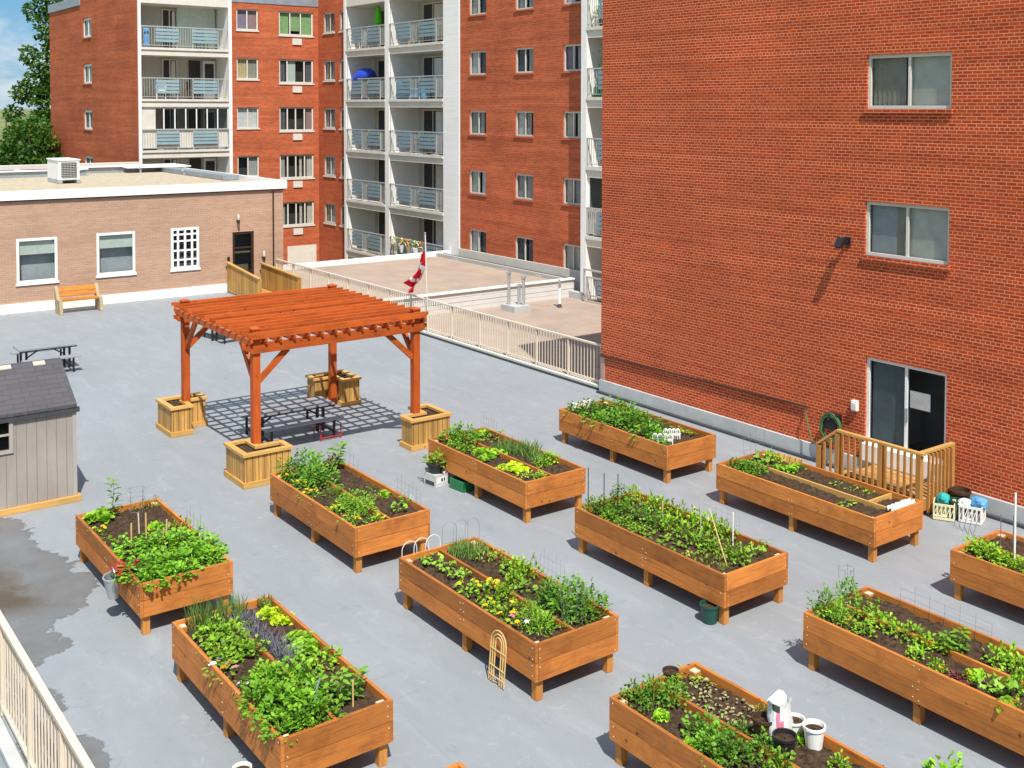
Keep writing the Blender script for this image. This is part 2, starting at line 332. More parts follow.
M['ppurple']=plain('purple_petal',(.22,.08,.34),.7,.1,8,.2,0,0)
M['lf_bean']=leafmat('bean_leaf',(0.09,0.24,0.012),(0.26,0.495,0.03))
M['lf_tomato']=leafmat('tomato_leaf',(.07,.20,.02),(.20,.40,.045))
M['lf_potato']=leafmat('potato_leaf',(0.06,0.165,0.012),(0.2,0.39,0.035))
M['lf_leafy']=leafmat('leafy_green',(0.12,0.27,0.015),(0.36,0.57,0.04))
M['lf_lettuce']=leafmat('lettuce_leaf',(0.182,0.384,0.018),(0.39,0.624,0.045))
M['lf_chard']=leafmat('chard_leaf',(0.364,0.552,0.013),(0.624,0.72,0.036))
M['lf_squash']=leafmat('squash_leaf',(.20,.42,.03),(.36,.58,.07))
M['lf_onion']=leafmat('onion_blade',(0.07,0.165,0.035),(0.2,0.315,0.07))
M['lf_lav']=leafmat('lavender_stem',(0.11,0.1,0.14),(0.22,0.22,0.24))
M['lf_fern']=leafmat('feathery_leaf',(0.1,0.285,0.015),(0.3,0.54,0.035))
M['lf_low']=leafmat('low_leaf',(0.12,0.21,0.02),(0.38,0.405,0.05))
M['lf_purple']=leafmat('purple_leaf',(0.084,0.02,0.03),(0.24,0.055,0.06))
M['lf_tree']=leafmat('tree_leaf',(.024,.075,.008),(.10,.20,.02),.35)
M['lf_bush']=leafmat('bush_leaf',(.022,.08,.008),(.09,.23,.02),.3)
M['lf_far']=leafmat('far_wood_leaf',(0.04,0.09,0.03),(0.09,0.15,0.06),.2)
def wb(mb,name,mats,parent=None,**k):
    """build in world coordinates under a thing whose empty stands elsewhere"""
    o=mb.build(name,mats,parent,**k)
    if parent is not None and parent.type=='EMPTY': o.matrix_parent_inverse=Matrix.Translation(-parent.location)
    return o
# ------------------------------------------------------------------ ground and decks
def sheet(x0,y0,x1,y1,z): return MB().add([(x0,y0,z),(x1,y0,z),(x1,y1,z),(x0,y1,z)],[(0,1,2,3)])
def groundmat():
    m,nt,p,_=newmat('grass_fields'); tc=N(nt,'TexCoord')
    n=N(nt,'TexNoise',i_Scale=.006,i_Detail=6); nt.links.new(tc.outputs['Object'],n.inputs[0])
    n2=N(nt,'TexNoise',i_Scale=.4,i_Detail=6); nt.links.new(tc.outputs['Object'],n2.inputs[0])
    c=ramp(nt,n.outputs[0],[(.35,(.07,.12,.03)),(.5,(.22,.23,.06)),(.65,(.10,.16,.04))])
    c=mix(nt,.3,c,ramp(nt,n2.outputs[0],[(.3,(.05,.09,.02)),(.7,(.18,.2,.07))])); nt.links.new(c,p.inputs['Base Color']); p.inputs['Roughness'].default_value=.95
    return m
struct(sheet(-5000,-5000,5000,5000,-5).build('ground',groundmat()))
dk=MB().box((-38.8,2.50,-4.99),(12,16.74,-.02)); struct(dk.build('deck_body',M['concrete']))
struct(sheet(-38.8,2.5,12,16.72,0).build('deck',M['deck']))

# ------------------------------------------------------------------ walls with openings
def mapper(pl,c):
    if pl=='Y': return lambda u,d,z:(u,c+d,z)
    return lambda u,d,z:(c-d,u,z)
def fbox(mb,F,u0,u1,d0,d1,z0,z1,mi=0): return mb.box(F(u0,d0,z0),F(u1,d1,z1),mi)
def wall(mb,F,u0,u1,z0,z1,ops,depth=.12,mi=0):
    us=sorted({u0,u1,*[o[0] for o in ops],*[o[1] for o in ops]}); zs=sorted({z0,z1,*[o[2] for o in ops],*[o[3] for o in ops]})
    us=[u for u in us if u0<=u<=u1]; zs=[z for z in zs if z0<=z<=z1]
    for i in range(len(us)-1):
        for j in range(len(zs)-1):
            a,b,c,d=us[i],us[i+1],zs[j],zs[j+1]; mu,mz=(a+b)/2,(c+d)/2
            if any(o[0]<mu<o[1] and o[2]<mz<o[3] for o in ops): continue
            mb.add([F(a,0,c),F(b,0,c),F(b,0,d),F(a,0,d)],[(0,1,2,3)],mi)
    for o in ops:
        a,b,c,d=o[:4]; D=o[4] if len(o)>4 else depth
        for q in ([(a,0,c),(a,D,c),(a,D,d),(a,0,d)],[(b,0,c),(b,D,c),(b,D,d),(b,0,d)],[(a,0,c),(b,0,c),(b,D,c),(a,D,c)],[(a,0,d),(b,0,d),(b,D,d),(a,D,d)]):
            mb.add([F(*x) for x in q],[(0,1,2,3)],mi)
def window(par,F,u0,u1,z0,z1,mull=(.5,),cur=(),fm='white',fw=.055,glass='glass',sill='brick_red',back=.5,dep=.06,name='window',hb=(),backm='interior',label=None):
    """frame set into the opening, with pane, curtains and a coloured backing behind; all parts of the building"""
    f=MB()
    fbox(f,F,u0,u0+fw,dep,dep+.06,z0,z1); fbox(f,F,u1-fw,u1,dep,dep+.06,z0,z1)
    fbox(f,F,u0+fw,u1-fw,dep,dep+.06,z1-fw,z1); fbox(f,F,u0+fw,u1-fw,dep,dep+.06,z0,z0+fw)
    for m_ in mull:
        c=u0+(u1-u0)*m_; fbox(f,F,c-fw*.42,c+fw*.42,dep+.004,dep+.056,z0+fw,z1-fw)
    for h in hb:
        c=z0+(z1-z0)*h; fbox(f,F,u0+fw,u1-fw,dep+.008,dep+.052,c-fw*.35,c+fw*.35)
    fo=f.build(name,M[fm],par)
    if label: fo['label']=label
    g=MB(); fbox(g,F,u0+fw*.6,u1-fw*.6,dep+.026,dep+.034,z0+fw*.6,z1-fw*.6); g.build('pane',M[glass],fo)
    for a,b,t,cm in cur:       # horizontal span, lower edge as a fraction, material
        c=MB(); ua=u0+(u1-u0)*a; ub=u0+(u1-u0)*b; n=max(2,int((ub-ua)/.05)); zl=z0+(z1-z0)*t
        vs=[];fs=[]
        for i in range(n+1):
            u=ua+(ub-ua)*i/n; dd=dep+.10+(.018*(i%2) if cm not in ('blind','mid','mint') else 0)
            vs+=[F(u,dd,zl),F(u,dd,z1-.01)]
            if i: fs.append((2*i-2,2*i,2*i+1,2*i-1))
        c.add(vs,fs); c.build('curtain' if cm!='blind' else 'blind',M['cur_'+cm],fo)
    b=MB(); fbox(b,F,u0-.3,u1+.3,back,back+.02,z0-.3,z1+.3); b.build('pane_backing',M[backm],fo)
    if sill:
        s=MB(); fbox(s,F,u0-.04,u1+.04,-.045,dep,z0-.075,z0); s.build('sill',M[sill],fo)
    return fo

# ------------------------------------------------------------------ red brick building on the right
T_=11.4; RX=-19.86
red=thing('brick_building','tall red brick building with two sliding windows and a glass door onto the deck','building',(-4,22,-5))
F=mapper('Y',16.7)
ops=[(-12.5,-10.79,6.64,7.6),(-12.5,-10.79,4.0,4.98),(-12.45,-10.79,.60,2.17)]
w=MB(); wall(w,F,RX,12,.30,T_,ops,.14)
w.add([(RX,16.7,-5),(RX,34,-5),(RX,34,T_),(RX,16.7,T_)],[(0,1,2,3)]); w.add([(12,16.7,-5),(12,34,-5),(12,34,T_),(12,16.7,T_)],[(0,1,2,3)])
w.add([(RX,34,-5),(12,34,-5),(12,34,T_),(RX,34,T_)],[(0,1,2,3)]); w.add([(RX,16.7,T_),(12,16.7,T_),(12,34,T_),(RX,34,T_)],[(0,1,2,3)])
wb(w,'wall',M['brick_red'],red)
def rwin(*a,**k):
    o=window(red,F,*a,**k); o.matrix_parent_inverse=Matrix.Translation(-red.location); return o
rwin(-12.5,-10.79,6.64,7.6,cur=[(.03,.42,0,'khaki'),(.5,1,0,'blind')],fm='offwhite',fw=.06,back=.45,backm='room',dep=.05)
rwin(-12.5,-10.79,4.0,4.98,cur=[(.03,.34,0,'mid'),(.34,.5,0,'khaki'),(.5,1,0,'blind')],fm='offwhite',fw=.06,back=.5,dep=.05,label='sliding window with half its blind open')
d=rwin(-12.45,-10.79,.60,2.17,cur=[(.04,.30,0,'mid'),(.30,.47,.0,'grey')],fm='white',fw=.065,back=.9,dep=.05,name='sliding_door',glass='glass_dark',sill=None,backm='room')
q=MB(); fbox(q,F,-11.55,-11.15,.075,.079,1.42,1.72); q.build('door_notice',M['cur_grey'],d)
q=MB(); fbox(q,F,-11.62,-11.58,.02,.05,1.15,1.4); q.build('door_handle',M['metal'],d)
q=MB(); fbox(q,F,-12.3,-11.8,.45,.8,.62,1.25); fbox(q,F,-12.2,-11.95,.5,.75,1.25,1.6); q.build('stored_box',M['cur_khaki'],d)
pl=MB().box((RX,16.64,0.006),(12,16.72,.30)); wb(pl,'plinth',M['concrete'],red)
th=MB().box((-12.452,16.60,.302),(-10.788,16.748,.606)); wb(th,'door_sill',M['white'],red)
fl=MB().box((RX,16.55,.004),(12,16.638,.045)); wb(fl,'deck_flashing',M['darkgrey'],red)
pp=MB().tube([(RX+.02,16.665,.87),(-13.78,16.665,.97)],.024,8); pp.tube([(-13.78,16.665,.97),(-13.70,16.62,.97),(-13.70,16.6,.92)],.016,6)
wb(pp,'water_pipe',M['brown_frame'],red)
sl=MB().box((RX+.01,16.688,.31),(RX+.14,16.7,.85)); wb(sl,'salt_stained_corner',brick('salt_stained_brick',(.5,.33,.26),(.42,.24,.18),(.6,.5,.43)),red)
# lamp and outlet box on that wall
l=thing('wall_lamp','black floodlight on red brick wall left of the middle window','wall light',(-12.86,16.7,4.2))
a=MB().box((-12.92,16.67,4.14),(-12.80,16.7,4.30)); wb(a,'mounting_plate',M['black'],l)
a=MB().bar((-12.86,16.68,4.22),(-12.89,16.56,4.20),.05,.05); wb(a,'arm',M['black'],l)
a=MB().add([(-12.96,16.60,4.26),(-12.82,16.60,4.26),(-12.82,16.48,4.10),(-12.96,16.48,4.10),(-12.96,16.53,4.30),(-12.82,16.53,4.30),(-12.82,16.41,4.14),(-12.96,16.41,4.14)],[(0,1,2,3),(7,6,5,4),(0,4,5,1),(1,5,6,2),(2,6,7,3),(3,7,4,0)]); wb(a,'lamp_head',M['black'],l)
l=thing('outlet_box','small white weatherproof outlet box beside the sliding glass door','outlet',(-12.64,16.7,1.24))
a=MB().box((-12.70,16.63,1.14),(-12.57,16.7,1.33)); wb(a,'box',M['white'],l,bevel=.01)
a=MB().box((-12.685,16.615,1.17),(-12.585,16.63,1.29)); wb(a,'cover',M['offwhite'],l)
# hose reel
h=thing('hose_reel','green garden hose coiled on a black wall hanger beside the stair','garden hose',(-13.08,16.68,.75))
a=MB().box((-13.22,16.53,.70),(-12.94,16.7,1.0)); a.tube([(-13.08,16.6,1.0),(-13.08,16.5,1.02),(-13.08,16.46,.9)],.02,6); wb(a,'hanger',M['black'],h,bevel=.015)
for k in range(9):
    rr=.2+.018*(k%3); zz=.78+.01*(k%4); yy=16.52+.025*(k//3)
    pts=[(-13.08+rr*math.cos(t)*.95,yy+.01*math.sin(3*t+k),zz+rr*math.sin(t)*1.15-.05) for t in np.linspace(0,2*math.pi,21)[:-1]]
    wb(MB().tube(pts,.013,6,close=True),'hose_loop',M['hose'],h)
pts=[(-13.72,16.6,.93),(-13.62,16.55,.70),(-13.48,16.5,.42),(-13.30,16.5,.33),(-13.2,16.52,.55)]
wb(MB().tube(pts,.012,6),'hose_end',M['hose'],h)

# ------------------------------------------------------------------ apartment block behind
FL=[9.65,7.05,4.45,1.85,-.75]
ap=thing('apartment_block','orange brick apartment block with stacked balconies and a white painted pier','building',(-50,30,-5))
FS=mapper('Y',27.0); FX=mapper('X',-57.0)
S_ops=[]; S_w=[]
CUR={0:['white','slate','cream'],1:['cream','grey','white'],2:['white','slate','purple'],3:['grey','white','cream'],4:['mint','grey','cream']}
cols=[(-41.2,-39.87),(-37.73,-36.45),(-34.5,-33.3)]
for i,fz in enumerate([12.25]+FL):
    for (a,b) in cols: S_ops.append((a,b,fz+1.02,fz+2.06,.12))
bays=[(-52.75,-48.62),(-48.22,-43.25)]
for a,b in bays: S_ops.append((a,b,-3.3,14.5,.02))
w=MB(); wall(w,FS,-53,-32.66,-5,13,S_ops,.12)
# block facing the deck
X_ops=[(17.72,22.25,-3.3,14.5,.02)]
for fz in FL: X_ops+= [(22.72,23.92,fz+1.08,fz+2.19,.12),(25.1,27.1,fz+.9,fz+2.2,.12)]
wall(w,FX,17.57,27.4,-5,13,X_ops,.12)
FR=mapper('Y',27.4)
R_ops=[]
for fz in FL: R_ops+= [(-56.35,-54.98,fz+1.05,fz+2.15,.12),(-54.42,-53.6,fz+1.05,fz+2.15,.12)]
wall(w,FR,-57,-53,-5,13.2,R_ops,.12)
w.add([(-53,27,-5),(-53,27.4,-5),(-53,27.4,13),(-53,27,13)],[(0,1,2,3)])
FW=mapper('Y',17.57); W_ops=[(-68.2,-66.4,fz-.12+.0+1.0-.95+.95,fz+1.95,.12) for fz in FL[:4]]
W_ops=[(-66.9,-65.2,fz+.95-.05,fz+2.0,.12) for fz in FL[:4]]
wall(w,FW,-74.4,-57,-5,12.5,W_ops,.12)
w.add([(-74.4,17.57,-5),(-74.4,40,-5),(-74.4,40,12.5),(-74.4,17.57,12.5)],[(0,1,2,3)])
w.box((-67.4,17.578,12.5),(-57.008,27.3,16))
w.add([(-74.4,40,-5),(-20,40,-5),(-20,40,12.9),(-74.4,40,12.9)],[(0,1,2,3)])
wb(w,'wall',M['brick_orange'],ap)
def apart(mb,name,mat): return wb(mb,name,M[mat],ap)
rf=MB().box((-56.9,27.5,12.9),(-20,39.9,13.15)); rf.box((-74.3,17.7,12.4),(-57.2,39.9,12.55)); apart(rf,'roof','darkgrey')
fa=MB().box((-57.05,22.4,12.18),(-56.97,27.42,12.75)); apart(fa,'roof_fascia','flash'); fa=MB().box((-74.45,17.50,12.45),(-67.4,17.565,12.95)); apart(fa,'roof_fascia','flash')
def awin(F,a,b,z0,z1,**k):
    o=window(ap,F,a,b,z0,z1,**k); o.matrix_parent_inverse=Matrix.Translation(-ap.location); return o
RW=random.Random(3)
for i,fz in enumerate([12.25]+FL):
    for j,(a,b) in enumerate(cols):
        cm=CUR[(i)%5][j]
        r_=[(0,.5,0,cm),(.62,1,.0,RW.choice(['white','grey','cream','slate']))] if RW.random()<.55 else [(0,1,0,cm)] if RW.random()<.5 else [(0,.35,0,cm),(.5,.75,0,'grey')]
        awin(FS,a,b,fz+1.02,fz+2.06,cur=r_,sill='brick_red' if i<5 else 'white',fm='offwhite',back=.4,fw=.07)
spec=[[(0,.5,0,'purple'),(.5,1,0,'mauve')],[(0,.55,0,'yellow'),(.55,1,0,'khaki')],[(0,1,0,'white')],[(.5,1,0,'grey')]]
big=[((.33,.64),[(0,.3,0,'green'),(.36,.62,.2,'green'),(.68,1,0,'green')]),((.24,.74),[(.0,.2,0,'slate'),(.28,.5,.0,'mint'),(.8,1,0,'slate')]),((.24,.48,.74),[(0,.2,0,'slate'),(.8,1,0,'mauve')]),((.24,.48,.74),[(0,.18,0,'grey'),(.6,.68,0,'cream'),(.82,1,0,'cream')])]
for i,fz in enumerate(FL):
    ii=i; i=min(i,3)
    awin(FX,22.72,23.92,fz+1.08,fz+2.19,cur=spec[i],sill='offwhite',fm='offwhite',back=.4,fw=.07)
    m_,cu=big[i] if i<3 else ((.35,.68),[(0,.3,0,'cream'),(.36,1,0,'grey')])
    awin(FX,25.1,27.1,fz+.9,fz+2.2,mull=big[i][0],cur=big[i][1],sill='offwhite',fm='offwhite',back=.4,fw=.08)
    a=MB(); fbox(a,FX,25.86,26.4,-.06,.02,fz+.4,fz+.74); o=apart(a,'air_conditioner_sleeve','offwhite')
    for (u0,u1) in ((-56.35,-54.98),(-54.42,-53.6)):
        awin(FR,u0,u1,fz+1.05,fz+2.15,cur=[(0,.25,0,'cream'),(.4,1,0,['mauve','grey','grey','white'][i])],sill='offwhite',fm='offwhite',back=.4,fw=.08)
    awin(FW,-66.9,-65.2,fz+.9,fz+2.0,cur=[(0,.3,0,'white'),(.45,1,0,'white')],sill='brick_red',back=.4,fw=.12,mull=(.55,))
g=MB(); fbox(g,FX,25.5,27.2,-.05,.0,-3,-.97); o=apart(g,'ground_floor_panel','offwhite')
# white painted pier
p=MB().box((-43.25,26.94,-5),(-41.93,27.02,13)); 
pm=brick('white_painted_brick',(.86,.85,.83),(.84,.83,.81),(.80,.78,.76),band=.03,big=.03); wb(p,'painted_pier',pm,ap)
def balcony(F,u0,u1,fz,dep,seed,parts=True,glazed=False,panels=True,proud=.0):
    rr=random.Random(seed)
    s=MB(); fbox(s,F,u0,u1,-.10-proud,dep,fz-.12,fz); fbox(s,F,u0,u1,-.04-proud,dep,fz-.40,fz-.12); apart(s,'balcony_slab','offwhite')
    r=MB(); L=u1-u0; d0=-.05-proud
    fbox(r,F,u0,u1,d0-.02,d0+.03,fz+1.03,fz+1.08); fbox(r,F,u0,u1,d0-.012,d0+.022,fz+.09,fz+.12)
    n=int(L/.13)
    for i in range(n+1):
        u=u0+.02+(L-.04)*i/n; fbox(r,F,u-.009,u+.009,d0-.006,d0+.012,fz+.10,fz+1.04)
    for t in (0.0,.40,.58,.88):
        u=u0+.03+(L-.06)*t; fbox(r,F,u-.022,u+.022,d0-.02,d0+.024,fz,fz+1.05)
    ro=apart(r,'balcony_railing','greyrail')
    if panels:
        for (a,b) in ((.16,.42),(.58,.86)):
            q=MB(); fbox(q,F,u0+L*(a+.02),u0+L*(a+.02)+.03,d0-.021,d0-.0121,fz+.25,fz+1.0); fbox(q,F,u0+L*(b-.02)-.03,u0+L*(b-.02),d0-.021,d0-.0121,fz+.25,fz+1.0)
            for k in range(4):
                z=fz+.28+k*.18; fbox(q,F,u0+L*a,u0+L*b,d0-.055,d0-.022,z,z+.14)
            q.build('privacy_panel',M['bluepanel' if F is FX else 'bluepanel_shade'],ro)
    return ro
def bay(F,u0,u1,dep,floors,seed,door=(.12,.47),mir=False):
    b=MB(); fbox(b,F,u0,u1,dep,dep+.05,-4,14.2); apart(b,'balcony_back_wall','wallbeige')
    for k,fz in enumerate(floors):
        L=u1-u0; rr=random.Random(seed*31+k)
        a,c=u0+L*door[0],u0+L*door[1]
        fr=MB(); 
        for (p0,p1,z0,z1) in ((a-.06,a,fz,fz+2.1),(c,c+.06,fz,fz+2.1),(a,c,fz+2.04,fz+2.1),((a+c)/2-.03,(a+c)/2+.03,fz,fz+2.04)): fbox(fr,F,p0,p1,dep-.07,dep-.002,z0,z1)
        fo=apart(fr,'balcony_door','offwhite')
        g=MB(); fbox(g,F,a,c,dep-.04,dep-.02,fz+.02,fz+2.04); g.build('door_glass',M['interior'],fo)
        g=MB(); h=(a+c)/2
        t0=h+.02; fbox(g,F,t0+(c-t0)*(.1+.3*rr.random()),c-.05,dep-.055,dep-.045,fz+.05,fz+2.0)
        g.build('door_curtain',M['cur_'+rr.choice(['cream','white','grey','khaki'])],fo)
for bi,(a,b) in enumerate(bays):
    bay(FS,a,b,1.6,FL,bi)
    for k,fz in enumerate(FL): balcony(FS,a,b,fz,1.6,bi*10+k)
    s=MB(); fbox(s,FS,a,b,-.06,1.6,11.86,12.26); apart(s,'balcony_slab','offwhite')
    for u in ((a-.25,a) if bi==0 else (a-.40,a),): 
        p=MB(); fbox(p,FS,u[0],u[1],-.08,1.6,-5,13); apart(p,'balcony_partition','white')
# the stack on the left block
bay(FX,17.72,22.25,1.7,FL[:4],7,door=(.37,.52))
for k,fz in enumerate(FL[:4]):
    ro=balcony(FX,17.72,22.25,fz,1.7,70+k)
    dm=MB(); fbox(dm,FX,20.75,21.35,1.62,1.695,fz+.05,fz+2.05); o=apart(dm,'balcony_window','interior')
    dm=MB(); fbox(dm,FX,21.5,22.15,1.60,1.69,fz+.02,fz+2.05); o2=apart(dm,'balcony_side_door','white')
    dm=MB(); fbox(dm,FX,21.58,22.07,1.585,1.598,fz+.35,fz+1.9); dm.build('door_glass',M['interior'],o2)
s=MB(); fbox(s,FX,17.72,22.25,-.06,1.7,11.86,12.26); apart(s,'balcony_slab','offwhite')
gr=MB(); fbox(gr,FX,20.1,22.1,1.52,1.55,FL[0]+.0,FL[0]+2.25); apart(gr,'green_balcony_screen','cur_mint')
for u in ((17.582,17.72),(22.25,22.42)):
    p=MB(); fbox(p,FX,u[0],u[1],-.10,1.7,-5,13); apart(p,'balcony_partition','white')
# glazed-in balcony, third floor of that stack
fz=FL[2]; gl=MB(); L=22.25-17.72
for i in range(9):
    u=17.74+(L-.04)*i/8; 
    if i not in (1,): fbox(gl,FX,u-.028,u+.028,.02,.07,fz+1.08,fz+2.2)
fbox(gl,FX,17.72,22.25,.02,.07,fz+2.12,fz+2.22); go=apart(gl,'balcony_glazing','white')
g=MB(); fbox(g,FX,18.98,22.2,.04,.05,fz+1.06,fz+2.12); g.build('pane',M['glass_dark'],go)
g=MB(); fbox(g,FX,17.75,18.45,.05,.07,fz+.1,fz+2.12); g.build('white_infill_panel',M['offwhite'],go)
g=MB(); fbox(g,FX,17.75,22.2,.02,.03,fz+.1,fz+1.04); g.build('lower_infill_panel',M['offwhite'],go)
# right-hand stack beside the red building
F3=mapper('Y',26.5)
p=MB().box((-32.66,26.42,-5),(-32.34,28.4,13)); p2=p; wb(p,'balcony_pier',M['white'],ap)
bay(F3,-32.34,-28,1.7,FL,9,door=(.3,.6))
for k,fz in enumerate(FL):
    balcony(F3,-32.34,-28,fz,1.7,90+k)
s=MB().box((-28,26.42,-5),(-20.5,28.4,13)); wb(s,'balcony_end_wall',M['brick_orange'],ap)
fz=FL[3]; gl=MB()
for u in (-32.3,-31.3,-30.3): fbox(gl,F3,u-.04,u+.04,.02,.08,fz+1.08,fz+2.2)
go=apart(gl,'balcony_glazing','white'); g=MB(); fbox(g,F3,-32.3,-28,.04,.05,fz+1.06,fz+2.2); g.build('pane',M['glass_dark'],go)
g=MB(); fbox(g,F3,-32.3,-28,.02,.03,fz+.1,fz+1.03); g.build('lower_infill_panel',M['offwhite'],go)
# plinth band and gutter along the foot of the brick face
s=MB().box((-41.93,26.93,-.8),(-32.67,26.99,.36)); apart(s,'base_band','offwhite')
# things on the balconies
def parasol(name,label,x,y,z,h,mat,r=.16):
    t=thing(name,label,'parasol',(x,y,z)); wb(MB().tube([(x,y,z),(x,y,z+h)],.025,6),'pole',M['greyrail'],t)
    m=MB(); 
    prof=[(.05,h-.02),(r*.7,h-.25),(r,h-.9),(r*.55,h-1.0),(r*.9,h-1.35),(r*.3,h-1.4)]
    m.lathe(prof,(x,y,z),9); wb(m,'folded_canopy',M[mat],t,smooth=True)
parasol('folded_parasol','folded lime green parasol standing on a top floor balcony',-50.3,27.5,9.65,2.15,'lime',.2)
parasol('folded_parasol','folded yellow parasol standing on a balcony below the green one',-49.45,27.6,7.05,2.0,'yellow',.17)
m=MB(); m.lathe([(1.0,0),(.93,.22),(.7,.42),(.35,.56),(.02,.62)],(0,0,0),14)
t=tag(m.build('open_parasol',M['blue'],None,(-51.75,27.45,8.05),smooth=True),'open bright blue parasol leaning over a balcony railing','parasol'); t.rotation_euler=(.15,-.25,0); t.scale=(1,.55,1)
m=MB().box((-47.6,27.12,7.08),(-45.6,27.7,7.55)); m.box((-47.9,27.15,7.08),(-47.62,27.6,7.9)); tag(m.build('blue_tarp',M['lightblue'],bevel=.06),'bright blue tarp bundle behind a balcony railing panel','tarp')
m=MB().box((-57.35,17.95,9.70),(-57.15,18.22,10.62)); tag(m.build('blue_float',M['lightblue'],bevel=.06),'narrow blue inflatable standing on the top left balcony','inflatable')
# ------------------------------------------------------------------ flower balcony on the lowest floor
t=thing('balcony_flower_display','pots of yellow and red flowers crowded on the lowest balcony','potted flowers',(-45.9,26.9,-.3))
RB=random.Random(5)
for k in range(5):
    x=-47.6+k*.62; pm=MB().lathe([(.13,-.35),(.19,-.05),(.2,0)],(x,26.96,0),10); po=wb(pm,'flower_pot',M['white' if k%2 else 'bench_end'],t)
    fm=MB()
    for j in range(26):
        a=RB.uniform(0,6.28); r_=RB.uniform(0,.3); p=(x+r_*math.cos(a),26.9+r_*.5*math.sin(a),.02+RB.uniform(0,.3)); s_=RB.uniform(.05,.09)
        fm.add([(p[0]-s_,p[1],p[2]),(p[0],p[1]-s_*.6,p[2]+s_*.5),(p[0]+s_,p[1],p[2]),(p[0],p[1]+s_*.4,p[2]+s_*.9)],[(0,1,2,3)],RB.choice([0,0,1,2,3]))
    fm.build('flowers',[M['lf_leafy'],M['pyellow'],M['porange' if k<3 else 'red'],M['pwhite']],po)

# ------------------------------------------------------------------ single-storey hall on the left
hall=thing('brick_hall','single storey pale pink brick hall with three white windows and a dark door','building',(-44,8,-5))
F=mapper('X',-38.8)
ops=[(8.06,9.30,.94,2.38),(10.54,11.80,.98,2.40),(13.03,14.02,.97,2.41),(15.25,16.06,.06,2.13)]
w=MB(); wall(w,F,-12,17.2,.28,3.64,ops,.1)
w.add([(-38.8,17.2,-5),(-52,17.2,-5),(-52,17.2,3.64),(-38.8,17.2,3.64)],[(0,1,2,3)]); w.add([(-52,-12,-5),(-52,17.2,-5),(-52,17.2,3.64),(-52,-12,3.64)],[(0,1,2,3)]); w.add([(-38.8,-12,-5),(-52,-12,-5),(-52,-12,3.64),(-38.8,-12,3.64)],[(0,1,2,3)])
wb(w,'wall',M['brick_pink'],hall)
def hb_(mb,n,m): return wb(mb,n,M[m],hall)
hb_(MB().box((-38.88,-12,.004),(-38.72,15.0,.30)),'base_kerb','white')
hb_(MB().box((-38.8,15.0,.004),(-38.76,16.7,.28)),'base_strip','concrete')
hb_(MB().box((-38.86,-12.05,3.64),(-38.70,17.32,3.93)).box((-52.1,17.2,3.64),(-38.861,17.32,3.93)),'fascia','white')
hb_(MB().box((-38.87,-12,3.60),(-38.74,17.26,3.638)),'drip_edge','brown_frame')
hb_(MB().box((-51.9,-11.9,3.5),(-38.87,17.19,3.76)),'roof','gravel')
hb_(MB().box((-49.2,-12,3.76),(-48.9,12.6,4.0)).box((-50.6,12.6,3.76),(-48.9,12.9,4.02)).box((-50.6,12.9,3.76),(-50.3,16.7,4.02)),'roof_upstand','flash')
hb_(MB().box((-49.28,-12,4.0),(-48.82,12.68,4.04)).box((-50.68,12.68,4.02),(-48.82,12.98,4.06)).box((-50.68,12.98,4.02),(-50.2,16.6,4.06)),'upstand_coping','white')
hb_(MB().box((-50.2,16.35,3.78),(-42.5,17.0,3.96)),'coping_overhang','flash')
hb_(MB().box((-51.9,14.8,3.97),(-49.6,17.6,4.02)),'raised_canopy','white')
for (x,y) in ((-48.8,12.2),(-49.4,15.3),(-46.5,16.2)): hb_(MB().tube([(x,y,3.76),(x,y,3.95),(x+.08,y-.08,4.0)],.045,8),'roof_vent','metal')
def hwin(*a,**k):
    o=window(hall,F,*a,**k); o.matrix_parent_inverse=Matrix.Translation(-hall.location); return o
for a,b,c,d in ops[:2]:
    o=hwin(a,b,c,d,mull=(),fw=.08,cur=[(0,1,.63,'mint')],sill='white',back=.3,backm='cur_mid',dep=-.02)  # blue-grey backing carries the deck's reflection in its colour
a,b,c,d=ops[2]; hwin(a,b,c,d,mull=(.25,.5,.75),hb=(.22,.45,.68,.84),fw=.085,sill='white',back=.5,backm='cur_slate',dep=-.02,label='small paned window with white glazing bars')
a,b,c,d=ops[3]; dr=hwin(a,b,c,d,mull=(),hb=(.72,.30),fm='brown_frame',fw=.09,sill=None,back=1.2,dep=.03,name='door',glass='glass_dark',backm='room')
q=MB(); fbox(q,F,15.36,15.95,.10,.13,1.35,1.42); fbox(q,F,15.36,15.95,.3,.33,.5,.9); q.build('door_push_bar',M['bench_end'],dr)
hb_(MB().tube([(-38.72,16.78,3.62),(-38.72,16.78,.2)],.03,8),'downpipe','brown_frame')
def wall_lantern(y,z,label):
    l=thing('wall_lantern',label,'wall light',(-38.78,y,z))
    wb(MB().lathe([(.03,-.10),(.05,-.06),(.05,.02),(.04,.04)],(-38.64,y,z),10),'lamp_base',M['brown_frame'],l)
    wb(MB().lathe([(.035,.04),(.045,.1),(.04,.2),(.02,.24)],(-38.64,y,z),10),'lamp_globe',M['offwhite'],l)
    wb(MB().box((-38.8,y-.025,z-.03),(-38.66,y+.025,z+.02)),'bracket',M['brown_frame'],l)
wall_lantern(15.42,2.55,'white glass wall lantern above left side of dark hall door')
wall_lantern(16.38,1.15,'small low wall lantern right of the dark hall door')
hs=thing('door_bell_box','tiny dark keypad box on pink brick left of dark door','keypad',(-38.78,15.08,1.2)); wb(MB().box((-38.79,15.04,1.1),(-38.73,15.12,1.26)),'box',M['blackpl'],hs)

